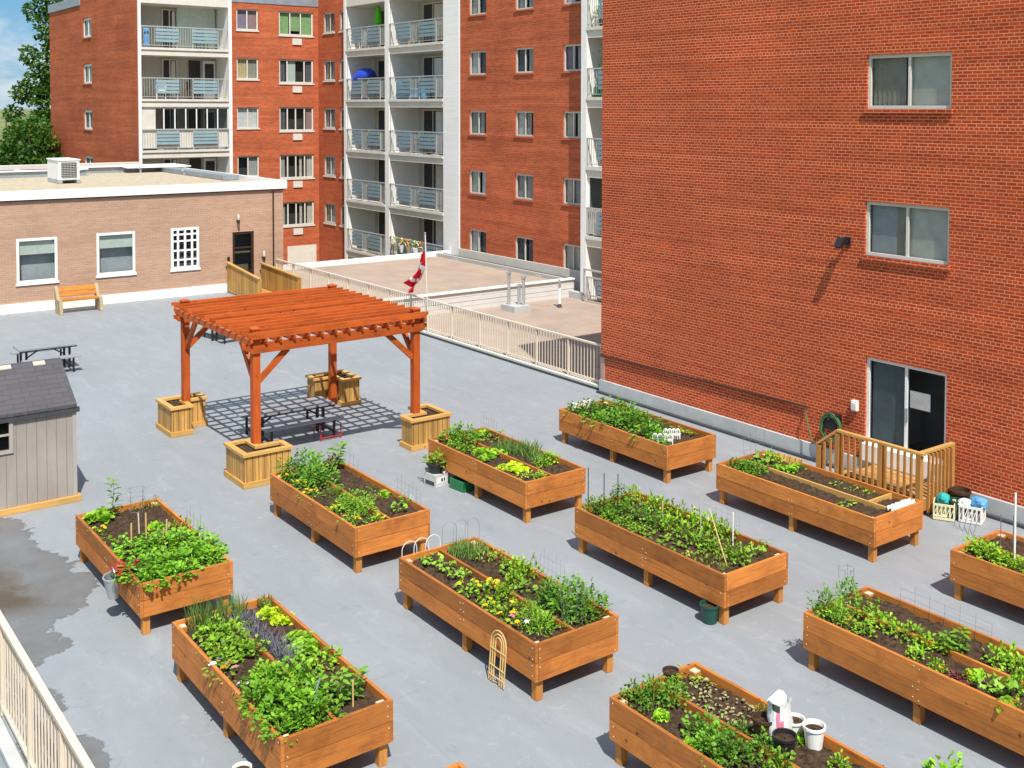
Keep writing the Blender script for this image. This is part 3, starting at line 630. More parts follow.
# rooftop condenser
ac=thing('condenser_unit','white boxy air conditioner with dark grille on the flat hall roof','air conditioner',(-44.9,11.0,3.76))
x0,x1,y0,y1=-45.8,-44.15,10.66,11.42
wb(MB().box((x0,y0,3.90),(x1,y1,4.62)),'casing',M['white'],ac,bevel=.02)
wb(MB().box((x0-.03,y0-.03,4.62),(x1+.03,y1+.03,4.67)),'lid',M['white'],ac,bevel=.01)
g=MB().box((x1+.002,y0+.1,3.98),(x1+.012,y1-.1,4.56)); go=wb(g,'grille_recess',M['interior'],ac)
g=MB()
for i in range(9): g.box((x1+.012,y0+.1,4.0+i*.065),(x1+.03,y1-.1,4.02+i*.065))
for i in range(6): g.box((x1+.012,y0+.12+i*.105,3.98),(x1+.026,y0+.13+i*.105,4.56))
g.build('grille',M['greyrail'],go)
wb(MB().box((x0,y0,3.77),(x1+.1,y0+.12,3.90)).box((x0,y1-.12,3.77),(x1+.1,y1,3.90)),'skid',M['metal'],ac)

# low buildings and wall far left behind the hall
b=thing('low_parapet_wall','brown low wall with white posts beyond the hall roof','wall',(-56,8,-5))
wb(MB().box((-56.3,-10,-5),(-56.0,17.3,3.72)),'wall',M['brown_gravel'],b); wb(MB().box((-56.4,-10,3.72),(-55.9,17.3,3.92)),'coping',M['offwhite'],b)
for y in (7.6,9.6,11.6,13.3): wb(MB().box((-55.99,y,3.0),(-55.88,y+.22,3.72)),'post',M['white'],b)

# ------------------------------------------------------------------ low flat-roofed wings beyond the back railing
lw=thing('flat_roofed_wing','low wing with tan flat roof and white siding edge below the apartments','building',(-38,22,-5))
wb(MB().box((-42.5,17.25,-5),(-33.15,26.4,-.12)),'wall',M['offwhite'],lw)
wb(MB().box((-42.4,17.3,-.12),(-33.2,26.3,.02)),'roof',M['tan_roof'],lw)
sd=MB()
for k in range(4): sd.box((-33.149,17.2,-.56+k*.17),(-33.08-.012*(k%2),26.45,-.40+k*.17))
wb(sd,'siding',M['white_siding'],lw)
wb(MB().box((-33.26,17.18,.121),(-33.02,26.45,.17)),'edge_coping',M['white'],lw)
wb(MB().box((-42.75,17.2,-.1),(-42.5,26.9,.20)),'far_upstand',M['white'],lw)
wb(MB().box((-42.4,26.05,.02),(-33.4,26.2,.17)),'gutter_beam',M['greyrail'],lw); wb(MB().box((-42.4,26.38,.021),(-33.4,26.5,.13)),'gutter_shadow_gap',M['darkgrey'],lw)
for x in (-41.0,-37.3,-35): wb(MB().box((x,26.02,.02),(x+.35,26.3,.09)),'beam_foot',M['concrete'],lw)
for (x,y) in ((-41.2,24.6),): wb(MB().tube([(x,y,.02),(x,y,.35),(x+.25,y-.1,.42)],.07,8),'roof_vent',M['metal'],lw)
l2=thing('lower_roof_wing','lowest tan roof between the back railing and the red building','building',(-26,25,-5))
wb(MB().box((-33.0,16.98,-5),(-19.9,36,-.60)),'wall',M['offwhite'],l2)
wb(MB().box((-33.07,16.97,-.60),(-19.88,36,-.55)),'roof',M['tan_roof'],l2)
wb(MB().box((-33.07,26.2,-.55),(-32.2,26.41,-.3)),'corner_upstand',M['concrete'],l2)
wb(MB().box((-32.1,26.1,.62),(-28,26.16,.68)).box((-32.1,26.1,-.5),(-32.04,26.16,.619)).box((-32.1,26.1,-.32),(-28,26.16,-.26)).box((-30.6,26.1,-.259),(-30.54,26.16,.619)),'patio_screen',M['greyrail'],l2)
ch=thing('roof_flue_group','grey kerb with three short metal flues on the lower roof','roof flues',(-32.0,23.0,-.55))
wb(MB().box((-32.4,22.6,-.55),(-31.6,23.3,-.33)),'kerb',M['concrete'],ch)
for x,y,hh in ((-32.15,22.75,1.2),(-31.95,23.05,.75),(-31.75,23.1,1.05)): wb(MB().lathe([(.06,-.33),(.06,hh-.45),(.085,hh-.44),(.085,hh-.36),(.03,hh-.34)],(x,y,0),12),'flue',M['metal'],ch)
vp=thing('vent_pipe','white bent vent pipe standing alone on the lower roof','vent pipe',(-31.6,24.6,-.55))
wb(MB().tube([(-31.6,24.6,-.55),(-31.6,24.6,.35),(-31.52,24.55,.48),(-31.38,24.5,.5)],.05,10),'pipe',M['white'],vp); wb(MB().lathe([(.10,-.55),(.08,-.48),(.055,-.42)],(-31.6,24.6,0),10),'collar',M['darkgrey'],vp)

# ------------------------------------------------------------------ deck railings
def railing(name,label,axis,c,u0,u1,posts,z0,mat,group=None,kerb=None):
    F=(lambda u,d,z:(u,c+d,z)) if axis=='x' else (lambda u,d,z:(c-d,u,z))
    t=thing(name,label,'railing',F((u0+u1)/2,0,0))
    def b(mb,n,m=mat): return wb(mb,n,M[m],t)
    m=MB(); fbox(m,F,u0,u1,-.035,.035,1.02,1.06); b(m,'top_rail')
    m=MB(); fbox(m,F,u0,u1,-.02,.02,z0,z0+.035); b(m,'bottom_rail')
    pts=[u0]+[p for p in posts]+[u1]
    for p in pts:
        m=MB(); fbox(m,F,p-.025,p+.025,-.025,.025,.004,1.02); b(m,'post')
    for a,e in zip(pts[:-1],pts[1:]):
        m=MB(); n=max(1,int((e-a)/.115))
        for i in range(1,n): u=a+(e-a)*i/n; fbox(m,F,u-.008,u+.008,-.008,.008,z0+.036,1.019)
        if m.v: b(m,'baluster_panel')
    return t
railing('metal_railing','long beige metal railing along the back edge of the deck','x',16.86,-38.65,-19.95,[-37.2,-35.8,-34.4,-33.0,-31.6,-30.25,-28.9,-27.98,-26.62,-25.2,-23.88,-22.6,-21.29],.16,'beige_rail')
k=thing('deck_kerb','pale kerb under the back railing','kerb',(-29,16.86,0)); wb(MB().box((-38.7,16.76,-.02),(-19.87,17.0,.10)),'kerb',M['offwhite'],k); wb(MB().box((-38.7,16.722,-.02),(-19.87,16.759,.05)),'dark_flashing',M['darkgrey'],k)
railing('metal_railing','beige metal railing beside the damp stain at the near left edge of the deck','x',2.52,-22.5,-4.0,[-21.7,-20.45,-19.2,-17.95,-16.7,-15.5,-14.3,-13.11,-11.85,-10.6,-9.35,-8.1,-6.85,-5.6],.07,'beige_rail')
b=thing('side_gutter','blue grey metal gutter outside the near left railing','gutter',(-12,2.3,0)); 
wb(MB().box((-26,2.36,-.12),(6,2.49,-.005)),'gutter_lip',M['concrete'],b); wb(MB().box((-26,2.10,-.14),(6,2.355,-.06)),'gutter',M['flash'],b); wb(MB().box((-26,2.06,-.14),(6,2.095,.0)),'outer_lip',M['metal'],b)
b=thing('neighbour_roof','brown gravel roof outside the near left railing','roof',(-12,0,-5)); wb(MB().box((-26,-9,-5),(6,2.05,-.16)),'roof',M['brown_gravel'],b)

# ------------------------------------------------------------------ wooden ramp sides at the hall door
def ramp_side(y,x0,x1,za,zb,label):
    t=thing('ramp_side',label,'ramp rail',((x0+x1)/2,y,0))
    n=int((x1-x0)/.12); m=MB()
    for i in range(n):
        a=x0+(x1-x0)*i/n; e=x0+(x1-x0)*(i+1)/n-.008; f=(i+.5)/n; z=za+(zb-za)*f
        m.box((a,y-.014-.003*(i%2),.03),(e,y+.014,z))
    wb(m,'board_panel',M['pale_wood'],t)
    wb(MB().bar((x0-.02,y,za+.035),(x1+.02,y,zb+.035),.11,.04),'cap_rail',M['pale_trim'],t)
    for f in (0,.5,1):
        x=x0+.04+(x1-x0-.08)*f; wb(MB().box((x-.045,y+.016,.004),(x+.045,y+.105,za+(zb-za)*f-.01)),'post',M['pale_wood'],t)
ramp_side(15.0,-38.68,-35.85,1.05,.80,'pale board ramp side in front of the dark hall door')
ramp_side(16.25,-38.6,-35.4,.93,.80,'pale board ramp side next to the back railing')
b=thing('entry_ramp','low wooden ramp between two board sides at the hall door','ramp',(-36.5,15.6,0)); wb(MB().add([(-38.68,15.12,.004),(-34.6,15.12,.004),(-34.6,16.2,.004),(-38.68,16.2,.004),(-38.68,15.12,.06),(-34.6,15.12,.02),(-34.6,16.2,.02),(-38.68,16.2,.06)],[(0,3,2,1),(4,5,6,7),(0,1,5,4),(1,2,6,5),(2,3,7,6),(3,0,4,7)]),'boards',M['stair_board'],b)

# ------------------------------------------------------------------ stair landing at the sliding door
st=thing('stair_landing','wooden landing with baluster railing and steps below the sliding glass door','stairs',(-11.7,16.2,0))
lx0,lx1,ly0,ly1,lz=-12.12,-10.55,15.72,16.58,.30
m=MB()
for i in range(6):
    y=ly0+(ly1-ly0)*i/6; m.box((lx0,y,lz-.035),(lx1,y+(ly1-ly0)/6-.01,lz))
wb(m,'decking',M['stair_board'],st)
wb(MB().box((lx0,ly0,.10),(lx1,ly0+.035,lz-.036)).box((lx1-.035,ly0+.036,.10),(lx1,ly1,lz-.036)),'skirt_board',M['stair_wood'],st)
wb(MB().box((lx0-.30,ly0+.02,.12),(lx0-.01,ly1,.155)),'tread',M['stair_board'],st)
wb(MB().box((lx0-.6,ly0+.02,.02),(lx0-.31,ly1,.055)),'tread',M['stair_board'],st)
def sp(x,y,z0=.004,z1=1.03): wb(MB().box((x-.045,y-.045,z0),(x+.045,y+.045,z1)),'post',M['stair_wood'],st)
sp(lx1-.045,ly0-.05); sp((lx0+lx1)/2,ly0-.05); sp(lx0-.1,ly0-.05,.004,1.0); sp(-12.62,ly0-.05,.004,.70); sp(lx1-.045,ly1-.02)
wb(MB().bar((lx0-.12,ly0-.05,1.045),(lx1+.04,ly0-.05,1.045),.09,.04),'handrail',M['pale_trim'],st)
wb(MB().bar((lx1-.04,ly0-.09,1.046),(lx1-.04,ly1+.02,1.046),.09,.04),'handrail',M['pale_trim'],st)
wb(MB().bar((-12.66,ly0-.05,.72),(lx0-.12,ly0-.05,1.04),.09,.04),'handrail',M['pale_trim'],st)
wb(MB().bar((lx0-.1,ly0-.05,.22),(lx1,ly0-.05,.22),.04,.08),'lower_rail',M['stair_wood'],st)
m=MB()
for i in range(1,13):
    x=lx0-.1+(lx1-lx0+.05)*i/13
    if abs(x-(lx0+lx1)/2)>.06: m.box((x-.018,ly0-.105,.14),(x+.018,ly0-.072,1.02))
for i in range(1,3):
    f=i/3; x=-12.62+(lx0-.1+12.62)*f; m.box((x-.018,ly0-.105,.05),(x+.018,ly0-.072,.68+.31*f))
wb(m,'front_balusters',M['stair_wood'],st)
m=MB()
for i in range(1,8):
    y=ly0+(ly1-ly0)*i/8; m.box((lx1+.01,y-.02,.06),(lx1+.045,y+.02,1.02))
wb(m,'side_balusters',M['stair_wood'],st)

# ------------------------------------------------------------------ garden shed
sh=thing('garden_shed','grey plastic garden shed with dark shingled gable roof','shed',(-20.6,3.4,0))
def sw(mb,n,m,**k): return wb(mb,n,M[m],sh,**k)
sx0,sx1,sy0,sy1,ez,rz_=-21.6,-19.62,2.75,4.95,1.62,2.18; xm=(sx0+sx1)/2
w=MB(); Fs=mapper('X',sx1)
wall(w,Fs,sy0,sy1,.10,ez,[(3.02,3.92,1.06,1.56)],.05)
w.add([(sx0,sy1,.1),(sx1,sy1,.1),(sx1,sy1,ez),(xm,sy1,rz_-.03),(sx0,sy1,ez)],[(0,1,2,3,4)]); w.add([(sx0,sy0,.1),(sx1,sy0,.1),(sx1,sy0,ez),(xm,sy0,rz_-.03),(sx0,sy0,ez)],[(4,3,2,1,0)])
w.add([(sx0,sy0,.1),(sx0,sy1,.1),(sx0,sy1,ez),(sx0,sy0,ez)],[(0,1,2,3)])
sw(w,'wall','grey_shed')
f=MB()
for (a,b_,c,d_) in ((2.97,3.02,1.0,1.62),(3.92,3.98,1.0,1.62),(3.02,3.92,1.56,1.62),(3.02,3.92,1.0,1.06),(3.44,3.49,1.06,1.56)): fbox(f,Fs,a,b_,-.025,.03,c,d_)
fbox(f,Fs,3.02,3.44,-.015,.02,1.29,1.32); fbox(f,Fs,3.49,3.92,-.015,.02,1.29,1.32); fbox(f,Fs,3.68,3.71,-.014,.018,1.06,1.56)
fo=sw(f,'window','shed_trim'); g=MB(); fbox(g,Fs,3.0,3.94,.03,.04,1.04,1.58); g.build('pane',M['glass_dark'],fo); g=MB(); fbox(g,Fs,2.9,4.0,.3,.32,.9,1.6); g.build('pane_backing',M['interior'],fo)
shm,nt,p,_=newmat('grey_shingles'); uv=N(nt,'UVMap'); b=N(nt,'TexBrick'); b.offset=.37; swp=N(nt,'Mapping'); swp.inputs['Rotation'].default_value=(0,0,math.pi/2); nt.links.new(uv.outputs[0],swp.inputs[0]); nt.links.new(swp.outputs[0],b.inputs[0])
for kk,vv in dict(Color1=(.085,.08,.088,1),Color2=(.07,.066,.074,1),Mortar=(.05,.047,.053,1)).items(): b.inputs[kk].default_value=vv
b.inputs['Scale'].default_value=1; b.inputs['Brick Width'].default_value=.3; b.inputs['Row Height'].default_value=.105; b.inputs['Mortar Size'].default_value=.006; nt.links.new(b.outputs[0],p.inputs['Base Color']); p.inputs['Roughness'].default_value=.8
bump(nt,p,b.outputs['Fac'],-.4,.01)
sl=(rz_-ez)/(sx1-xm); ox=.06
for sgn in (1,-1):
    xe=xm+sgn*(sx1-xm+ox); ze=ez-sl*ox+.02; r=MB()
    y0,y1=sy0-.12,sy1+.015
    r.add([(xe,y0,ze),(xe,y1,ze),(xm,y1,rz_+.02),(xm,y0,rz_+.02),(xe,y0,ze+.055),(xe,y1,ze+.055),(xm,y1,rz_+.075),(xm,y0,rz_+.075)],[(0,1,2,3),(7,6,5,4),(0,4,5,1),(1,5,6,2),(0,3,7,4)])
    ro=wb(r,'roof_slope',shm,sh)
    for (ya,yb) in ((3.96,4.15),(4.5,4.69)):
        q=MB(); xa=xm+sgn*.05; xb=xm+sgn*.13
        za=rz_+.075-sl*.05+.006; zb=rz_+.075-sl*.13+.006
        q.add([(xa,ya,za),(xa,yb,za),(xb,yb,zb),(xb,ya,zb),(xa,ya,za+.02),(xa,yb,za+.02),(xb,yb,zb+.02),(xb,ya,zb+.02)],[(0,1,2,3),(7,6,5,4),(0,4,5,1),(1,5,6,2),(2,6,7,3),(3,7,4,0)]); q.build('skylight',M['wallbeige'],ro)
sw(MB().box((sx1+.03,sy0-.1,ez-.10),(sx1+.05,sy1+.06,ez-.015)),'eave_board','darkgrey')
sw(MB().box((sx1-.05,sy1-.05,.1),(sx1+.015,sy1+.015,ez-.05)),'corner_trim','shed_trim')
sw(MB().box((sx0-.1,sy0-.1,.004),(sx1+.07,sy1+.07,.098)),'base_skid','pale_trim')

# ------------------------------------------------------------------ pergola
pg=thing('pergola','red orange timber pergola with slatted top on four posts','pergola',(-20.8,9.5,0))
px0,px1,py0,py1=-22.62,-19.0,7.87,11.18
def pw(mb,n,m='pergola',**k): return wb(mb,n,M[m],pg,**k)
for x in (px0,px1):
    for y in (py0,py1):
        pw(MB().box((x-.07,y-.07,.004),(x+.07,y+.07,2.66)),'post','pergola_v')
        c=MB().box((x-.085,y-.085,2.661),(x+.085,y+.085,2.685)); c.add([(x-.085,y-.085,2.685),(x+.085,y-.085,2.685),(x+.085,y+.085,2.685),(x-.085,y+.085,2.685),(x,y,2.72)],[(0,1,4),(1,2,4),(2,3,4),(3,0,4)]); pw(c,'post_cap')
def tipbeam(axis,c,a,b,z0,z1,w,cut=.10):
    m=MB(); F=(lambda u,d,z:(u,c+d,z)) if axis=='x' else (lambda u,d,z:(c+d,u,z))
    pr=[(a+cut,z0),(b-cut,z0),(b,z0+(z1-z0)*.55),(b,z1),(a,z1),(a,z0+(z1-z0)*.55)]
    vs=[F(u,-w/2,z) for u,z in pr]+[F(u,w/2,z) for u,z in pr]
    return m.add(vs,[(0,1,2,3,4,5),(11,10,9,8,7,6)]+[(i,i+6,(i+1)%6+6,(i+1)%6) for i in range(6)])
for x in (px0,px1):
    for s_ in (-1,1): pw(tipbeam('y',x+s_*.09,py0-.20,py1+.2,2.24,2.385,.038),'beam')
for i in range(14):
    y=py0-.13+(py1-py0+.27)*i/13; pw(tipbeam('x',y,px0-.25,px1+.18,2.389,2.505,.038),'rafter')
for i in range(14):
    x=px0-.22+(px1-px0+.36)*i/13; pw(tipbeam('y',x,py0-.20,py1+.21,2.509,2.625,.038,.08),'slat')
for x in (px0,px1):
    for y,s_ in ((py0,1),(py1,-1)):
        pw(MB().bar((x+.0,y+s_*.06,1.72),(x,y+s_*.62,2.24),.07,.10),'knee_brace')
for y in (py0,py1):
    for x,s_ in ((px0,1),(px1,-1)):
        pw(MB().bar((x+s_*.06,y,1.72),(x+s_*.66,y,2.385),.07,.10),'knee_brace')
# corner planters, L shaped, round each pergola post
def inset(poly,d):
    n=len(poly); out=[]
    for i in range(n):
        p0,p1,p2=Vector(poly[i-1]),Vector(poly[i]),Vector(poly[(i+1)%n])
        e1=(p1-p0).normalized(); e2=(p2-p1).normalized(); n1=Vector((-e1.y,e1.x)); n2=Vector((-e2.y,e2.x))
        out.append(tuple(p1+n1*d+n2*d))
    return out
def lplanter(x,y,sx,sy,label,la=.86,wd=.40):
    # outer corner at x,y; arms run along sx, sy
    P=[(x,y),(x+sx*la,y),(x+sx*la,y+sy*wd),(x+sx*wd,y+sy*wd),(x+sx*wd,y+sy*la),(x,y+sy*la)]
    if sx*sy<0: P=P[::-1]
    t=thing('corner_planter',label,'planter',(x+sx*.3,y+sy*.3,0),group='L shaped planters at the pergola posts')
    wb(MB().ring(P,inset(P,.03),.09,.56),'side_boards',M['pale_wood'],t)
    wb(MB().ring(inset(P,-.035),inset(P,.0),.004,.10),'base_trim',M['pale_trim'],t)
    wb(MB().ring(inset(P,-.035),inset(P,.07),.555,.605),'rim',M['pale_trim'],t)
    wb(MB().prism(inset(P,.028),.48,.53),'soil',M['soil'],t)
lplanter(-18.46,7.44,-1,1,'pale wooden corner planter at the pergola post nearest the garden beds')
lplanter(-23.10,7.45,1,1,'pale wooden corner planter at the pergola post nearest the shed')
lplanter(-18.58,11.72,-1,-1,'pale wooden corner planter at the pergola post nearest the back railing')
lplanter(-23.16,11.68,1,-1,'striped by slat shadow pale corner planter behind the picnic table')

# ------------------------------------------------------------------ picnic tables and bench
def picnic(x,y,label,L=1.65,zt=.62,zb=.42,rz=0):
    t=thing('picnic_table',label,'picnic table',(x,y,0),rz,group='black framed picnic tables')
    def b(mb,n,m): return mb.build(n,M[m],t)
    for k in range(3): b(MB().box((-.33+.222*k,-L/2,zt-.035),(-.33+.222*k+.21,L/2,zt)),'top_plank','greytop')
    for s_ in (-1,1): b(MB().box((s_*.62-.135,-L/2,zb-.03),(s_*.62+.135,L/2,zb)),'seat','greytop')
    for s_ in (-1,1):
        ye=s_*(L/2-.16); m=MB()
        for yy in (ye-.07*s_,ye+.06*s_): m.cbox((0,yy,(zt-.04)/2),(.05,.05,zt-.045))
        m.bar((-.62,ye,.13),(.62,ye,.13),.04,.04); m.bar((-.3,ye,zt-.06),(.3,ye,zt-.06),.04,.04)
        b(m,'pedestal','black')
        for q in (-1,1): b(MB().cbox((q*.62,ye,(zb-.03)/2+.002),(.04,.04,zb-.034)),'leg','black')
    b(MB().bar((0,-L/2+.16,zt-.10),(0,L/2-.16,zt-.10),.04,.05),'stretcher','black')
    for s_ in (-1,1): b(MB().bar((0,s_*(L/2-.2),zt-.30),(0,s_*(L/2-.55),zt-.08),.03,.03),'brace','black')
    for q in (-1,1): b(MB().box((q*.345-.012,-L/2,zt-.06),(q*.345+.012,L/2,zt-.036)),'edge_bar','black')
    return t
picnic(-20.93,9.4,'grey topped picnic table in the slatted shade under the pergola')
picnic(-29.9,6.85,'grey topped picnic table partly hidden behind the shed roof',1.35,.64,.42)
picnic(-30.9,12.2,'picnic table glimpsed under the near left corner of pergola roof',1.6,.70,.44,.1)
bn=thing('garden_bench','orange varnished bench with cast pale ends against the pink hall','bench',(-37.9,9.72,0))
def bw_(mb,n,m,**k): return wb(mb,n,M[m],bn,**k)
for y in (9.10,10.34):
    bw_(MB().add([(-37.50,y-.05,.004),(-37.62,y-.05,.46),(-37.9,y-.05,.46),(-38.16,y-.05,.84),(-38.26,y-.05,.84),(-38.12,y-.05,.004),(-37.50,y+.05,.004),(-37.62,y+.05,.46),(-37.9,y+.05,.46),(-38.16,y+.05,.84),(-38.26,y+.05,.84),(-38.12,y+.05,.004)],[(0,1,2,3,4,5),(11,10,9,8,7,6)]+[(i,i+6,(i+1)%6+6,(i+1)%6) for i in range(6)]),'end_support','bench_end',bevel=.01)
bw_(MB().box((-38.02,9.15,.40),(-37.64,10.29,.45)),'seat','bench_wood')
for k in range(2):
    x=-38.02-.07*k; z=.50+.152*k
    bw_(MB().bar((x-.035,9.15,z+.08),(x-.035,10.29,z+.08),.04,.153,up=(-.45,0,1)),'back_plank','bench_wood')
sm=thing('red_tube_frame','low red tubular stool frame beside the pergola picnic table','stool',(-20.35,9.95,0))
m=MB(); 
for y in (9.72,10.16): m.tube([(-20.2,y,.01),(-20.2,y,.3),(-20.5,y,.3),(-20.5,y,.01)],.014,6)
m.tube([(-20.2,9.72,.06),(-20.2,10.16,.06)],.012,6); wb(m,'frame',M['red'],sm)  # bent red tubes joined by one cross tube, no seat
# flagpole
fp=thing('flagpole','slim flagpole fixed to the back railing','flagpole',(-27.8,16.80,0))
wb(MB().tube([(-27.80,16.79,.11),(-27.95,16.79,2.95)],.018,8),'pole',M['offwhite'],fp); wb(MB().lathe([(.0,0),(.03,.02),(.03,.05),(0,.07)],(-27.955,16.79,2.95),8,cap=False),'finial',M['metal'],fp)
leaf=[(0,.5),(.1,.28),(.2,.34),(.17,.1),(.34,.24),(.37,.14),(.5,.15),(.45,.02),(.5,-.03),(.3,-.2),(.33,-.28),(.03,-.24),(.03,-.45)]
leaf=leaf+[(-x,y) for x,y in leaf[::-1]]
def inp(x,y,P):
    c=False
    for i in range(len(P)):
        (x1,y1),(x2,y2)=P[i-1],P[i]
        if (y1>y)!=(y2>y) and x<(x2-x1)*(y-y1)/(y2-y1)+x1: c=not c
    return c
fm=MB(); nu,nv=72,36; vs=[]
for i in range(nu+1):
    u=i/nu; cx_=-27.95-.80*u**1.3; cz=2.42-1.12*u-.12*math.sin(u*3.1); wd=.10+.42*u**.7
    for j in range(nv+1):
        v=j/nv-.5
        vs.append((cx_+v*wd*.86,16.77-.09*math.sin(v*9+u*5)*(.3+u)-.05*u,cz-v*wd*.52+.03*math.sin(v*14)*u))
fs=[(i*(nv+1)+j,(i+1)*(nv+1)+j,(i+1)*(nv+1)+j+1,i*(nv+1)+j+1) for i in range(nu) for j in range(nv)]
for i in range(nu):
    for j in range(nv):
        u=(i+.5)/nu; v=(j+.5)/nv-.5; isr=u<.25 or u>.75 or inp(v/.9,(.5-u)/.5*1.0,leaf)
        fm.m.append(1 if isr else 0)
fm.v=vs; fm.f=fs
o=fm.build('flag',[M['whitecloth'],M['redcloth']],None,smooth=True); tag(o,'red and white maple leaf flag hanging limp from the flagpole','flag')
# ------------------------------------------------------------------ raised planters
PH,PB=.674,.247
PL={1:(-17.0,4.27,2.99,1.205),2:(-12.76,4.245,3.04,1.21),3:(-17.03,7.29,2.95,1.245),4:(-17.15,10.36,2.97,1.24),5:(-17.31,13.47,3.10,1.23),6:(-12.81,7.28,3.04,1.22),7:(-12.86,10.31,3.06,1.227),8:(-13.04,13.50,3.17,1.21),9:(-8.51,10.30,3.05,1.226),10:(-8.55,13.38,3.05,1.208),11:(-8.445,7.23,3.05,1.215),12:(-8.42,4.2,3.05,1.215)}
PNAME={1:'the planter by the shed',2:'the planter with lavender',3:'the planter by the pergola',4:'the planter with the green crate',5:'the planter with white edging',6:'the planter with the cane trellis',7:'the planter with the green pot',8:'the planter by the stair',9:'the planter with orange flowers',10:'the planter with the white stake',11:'the planter with white buckets',12:'the bottom planter'}
PLAB={1:'stained wooden raised planter nearest the grey shed',2:'raised planter full of lettuce, beans and lavender at the near left',3:'raised planter beside the nearest pergola post with tall dark tomato plants',4:'raised planter with lettuce rows and a green crate under its left end',5:'raised planter with white lace edging beside the red wall',6:'raised planter with a cane trellis leaning on its long side',7:'raised planter with green pot at its corner and long potato rows',8:'raised planter with mostly bare soil along the wooden stair railing',9:'long raised planter with orange flowers cut off by the right frame edge',10:'raised planter with tall white stake near the red wall at right',11:'raised planter holding white buckets and a torn soil bag',12:'raised planter showing only its far corner at bottom centre'}
def soilmesh(l,w,z,rng,seed):
    nx,ny=int(l/.035),int(w/.035)
    r=np.random.RandomState(seed); g=r.rand(nx+1,ny+1)
    k=g.copy()
    for _ in range(2): k=(k+np.roll(k,1,0)+np.roll(k,-1,0)+np.roll(k,1,1)+np.roll(k,-1,1))/5
    c=r.rand(nx//8+3,ny//8+3); big=np.array([[c[i//8,j//8]*(1-i%8/8)*(1-j%8/8)+c[i//8+1,j//8]*(i%8/8)*(1-j%8/8)+c[i//8,j//8+1]*(1-i%8/8)*(j%8/8)+c[i//8+1,j//8+1]*(i%8/8)*(j%8/8) for j in range(ny+1)] for i in range(nx+1)])
    h=z+(k-.5)*.09+(g-.5)*.022+(big-.5)*.05
    m=MB(); m.v=[(.045+(l-.09)*i/nx,.045+(w-.09)*j/ny,float(h[i,j])) for i in range(nx+1) for j in range(ny+1)]
    for i in range(nx):
        for j in range(ny): m.f.append((i*(ny+1)+j,(i+1)*(ny+1)+j,(i+1)*(ny+1)+j+1,i*(ny+1)+j+1)); m.m.append(0)
    return m
def planter(k,divider=True,cross=None,dz=0):
    a,b,l,w=PL[k]; rr=random.Random(k)
    t=thing('raised_planter',PLAB[k],'planter',(a,b,0),0,'raised wooden garden planters')
    bh=(PH-PB)/2; T=.04
    def plank(lo,hi,axis,nm='long_plank'):
        m=MB().box(lo,hi)
        # screw heads
        zc=[lo[2]+.05,hi[2]-.05]
        if axis=='y':
            side=lo[1] if lo[1]<w/2 else hi[1]; s_=-1 if lo[1]<w/2 else 1
            for x in (.06,l/2-.02,l/2+.05,l-.06):
                for z in zc:
                    if rr.random()<.6: m.cbox((x+rr.uniform(-.01,.01),side+s_*.002,z+rr.uniform(-.02,.02)),(.010,.006,.010),1)
        else:
            side=lo[0] if lo[0]<l/2 else hi[0]; s_=-1 if lo[0]<l/2 else 1
            for y in (.06,w-.06):
                for z in zc:
                    if rr.random()<.6: m.cbox((side+s_*.002,y+rr.uniform(-.01,.01),z+rr.uniform(-.02,.02)),(.006,.010,.010),1)
        return m.build(nm,[M['cedar'],M['offwhite']],t)
    for r_ in range(2):
        z0=PB+r_*bh+(.003 if r_ else 0); z1=PB+(r_+1)*bh-(0 if r_ else .004)
        j=rr.uniform(-.004,.004)
        plank((0,0+abs(j),z0),(l,T+abs(j),z1),'y'); plank((0,w-T,z0),(l,w,z1),'y')
        plank((-.002-abs(j),T+.005,z0),(T,w-T-.001,z1),'x','end_plank'); plank((l-T,T+.005,z0),(l+.002+abs(j),w-T-.001,z1),'x','end_plank')
    for x in (T+.002,l/2-.045,l-T-.092):
        for y in (T+.006,w-T-.096):
            if x==l/2-.045: lg=MB().box((x,y,.004),(x+.09,y+.09,PB+.1))
            else: lg=MB().box((x,y,.004),(x+.09,y+.09,.628)).box((x+.003,y+.003,.629),(x+.087,y+.087,.64),1)
            lg.build('leg',[M['cedar_end'],M['post_top']],t)
    MB().box((T+.1,T+.001,PB+.012),(l-T-.1,w-T-.001,PB+.03)).build('floor_board',M['cedar'],t)
    so=soilmesh(l,w,.585+dz,rr,k).build('soil',M['soil'],t)
    if divider: MB().box((T+.001,w/2-.018,.45),(l-T-.001,w/2+.018,.652)).build('divider',M['pale_trim'] if k in (8,) else M['cedar'],t)
    if cross:
        for c in cross: MB().box((c-.018,w/2+.019,.45),(c+.018,w-T-.001,.655)).build('cross_board',M['pale_trim'],t)
    return t
for k in PL: planter(k,divider=k not in (5,7,1),cross={8:[2.62],1:None}.get(k))

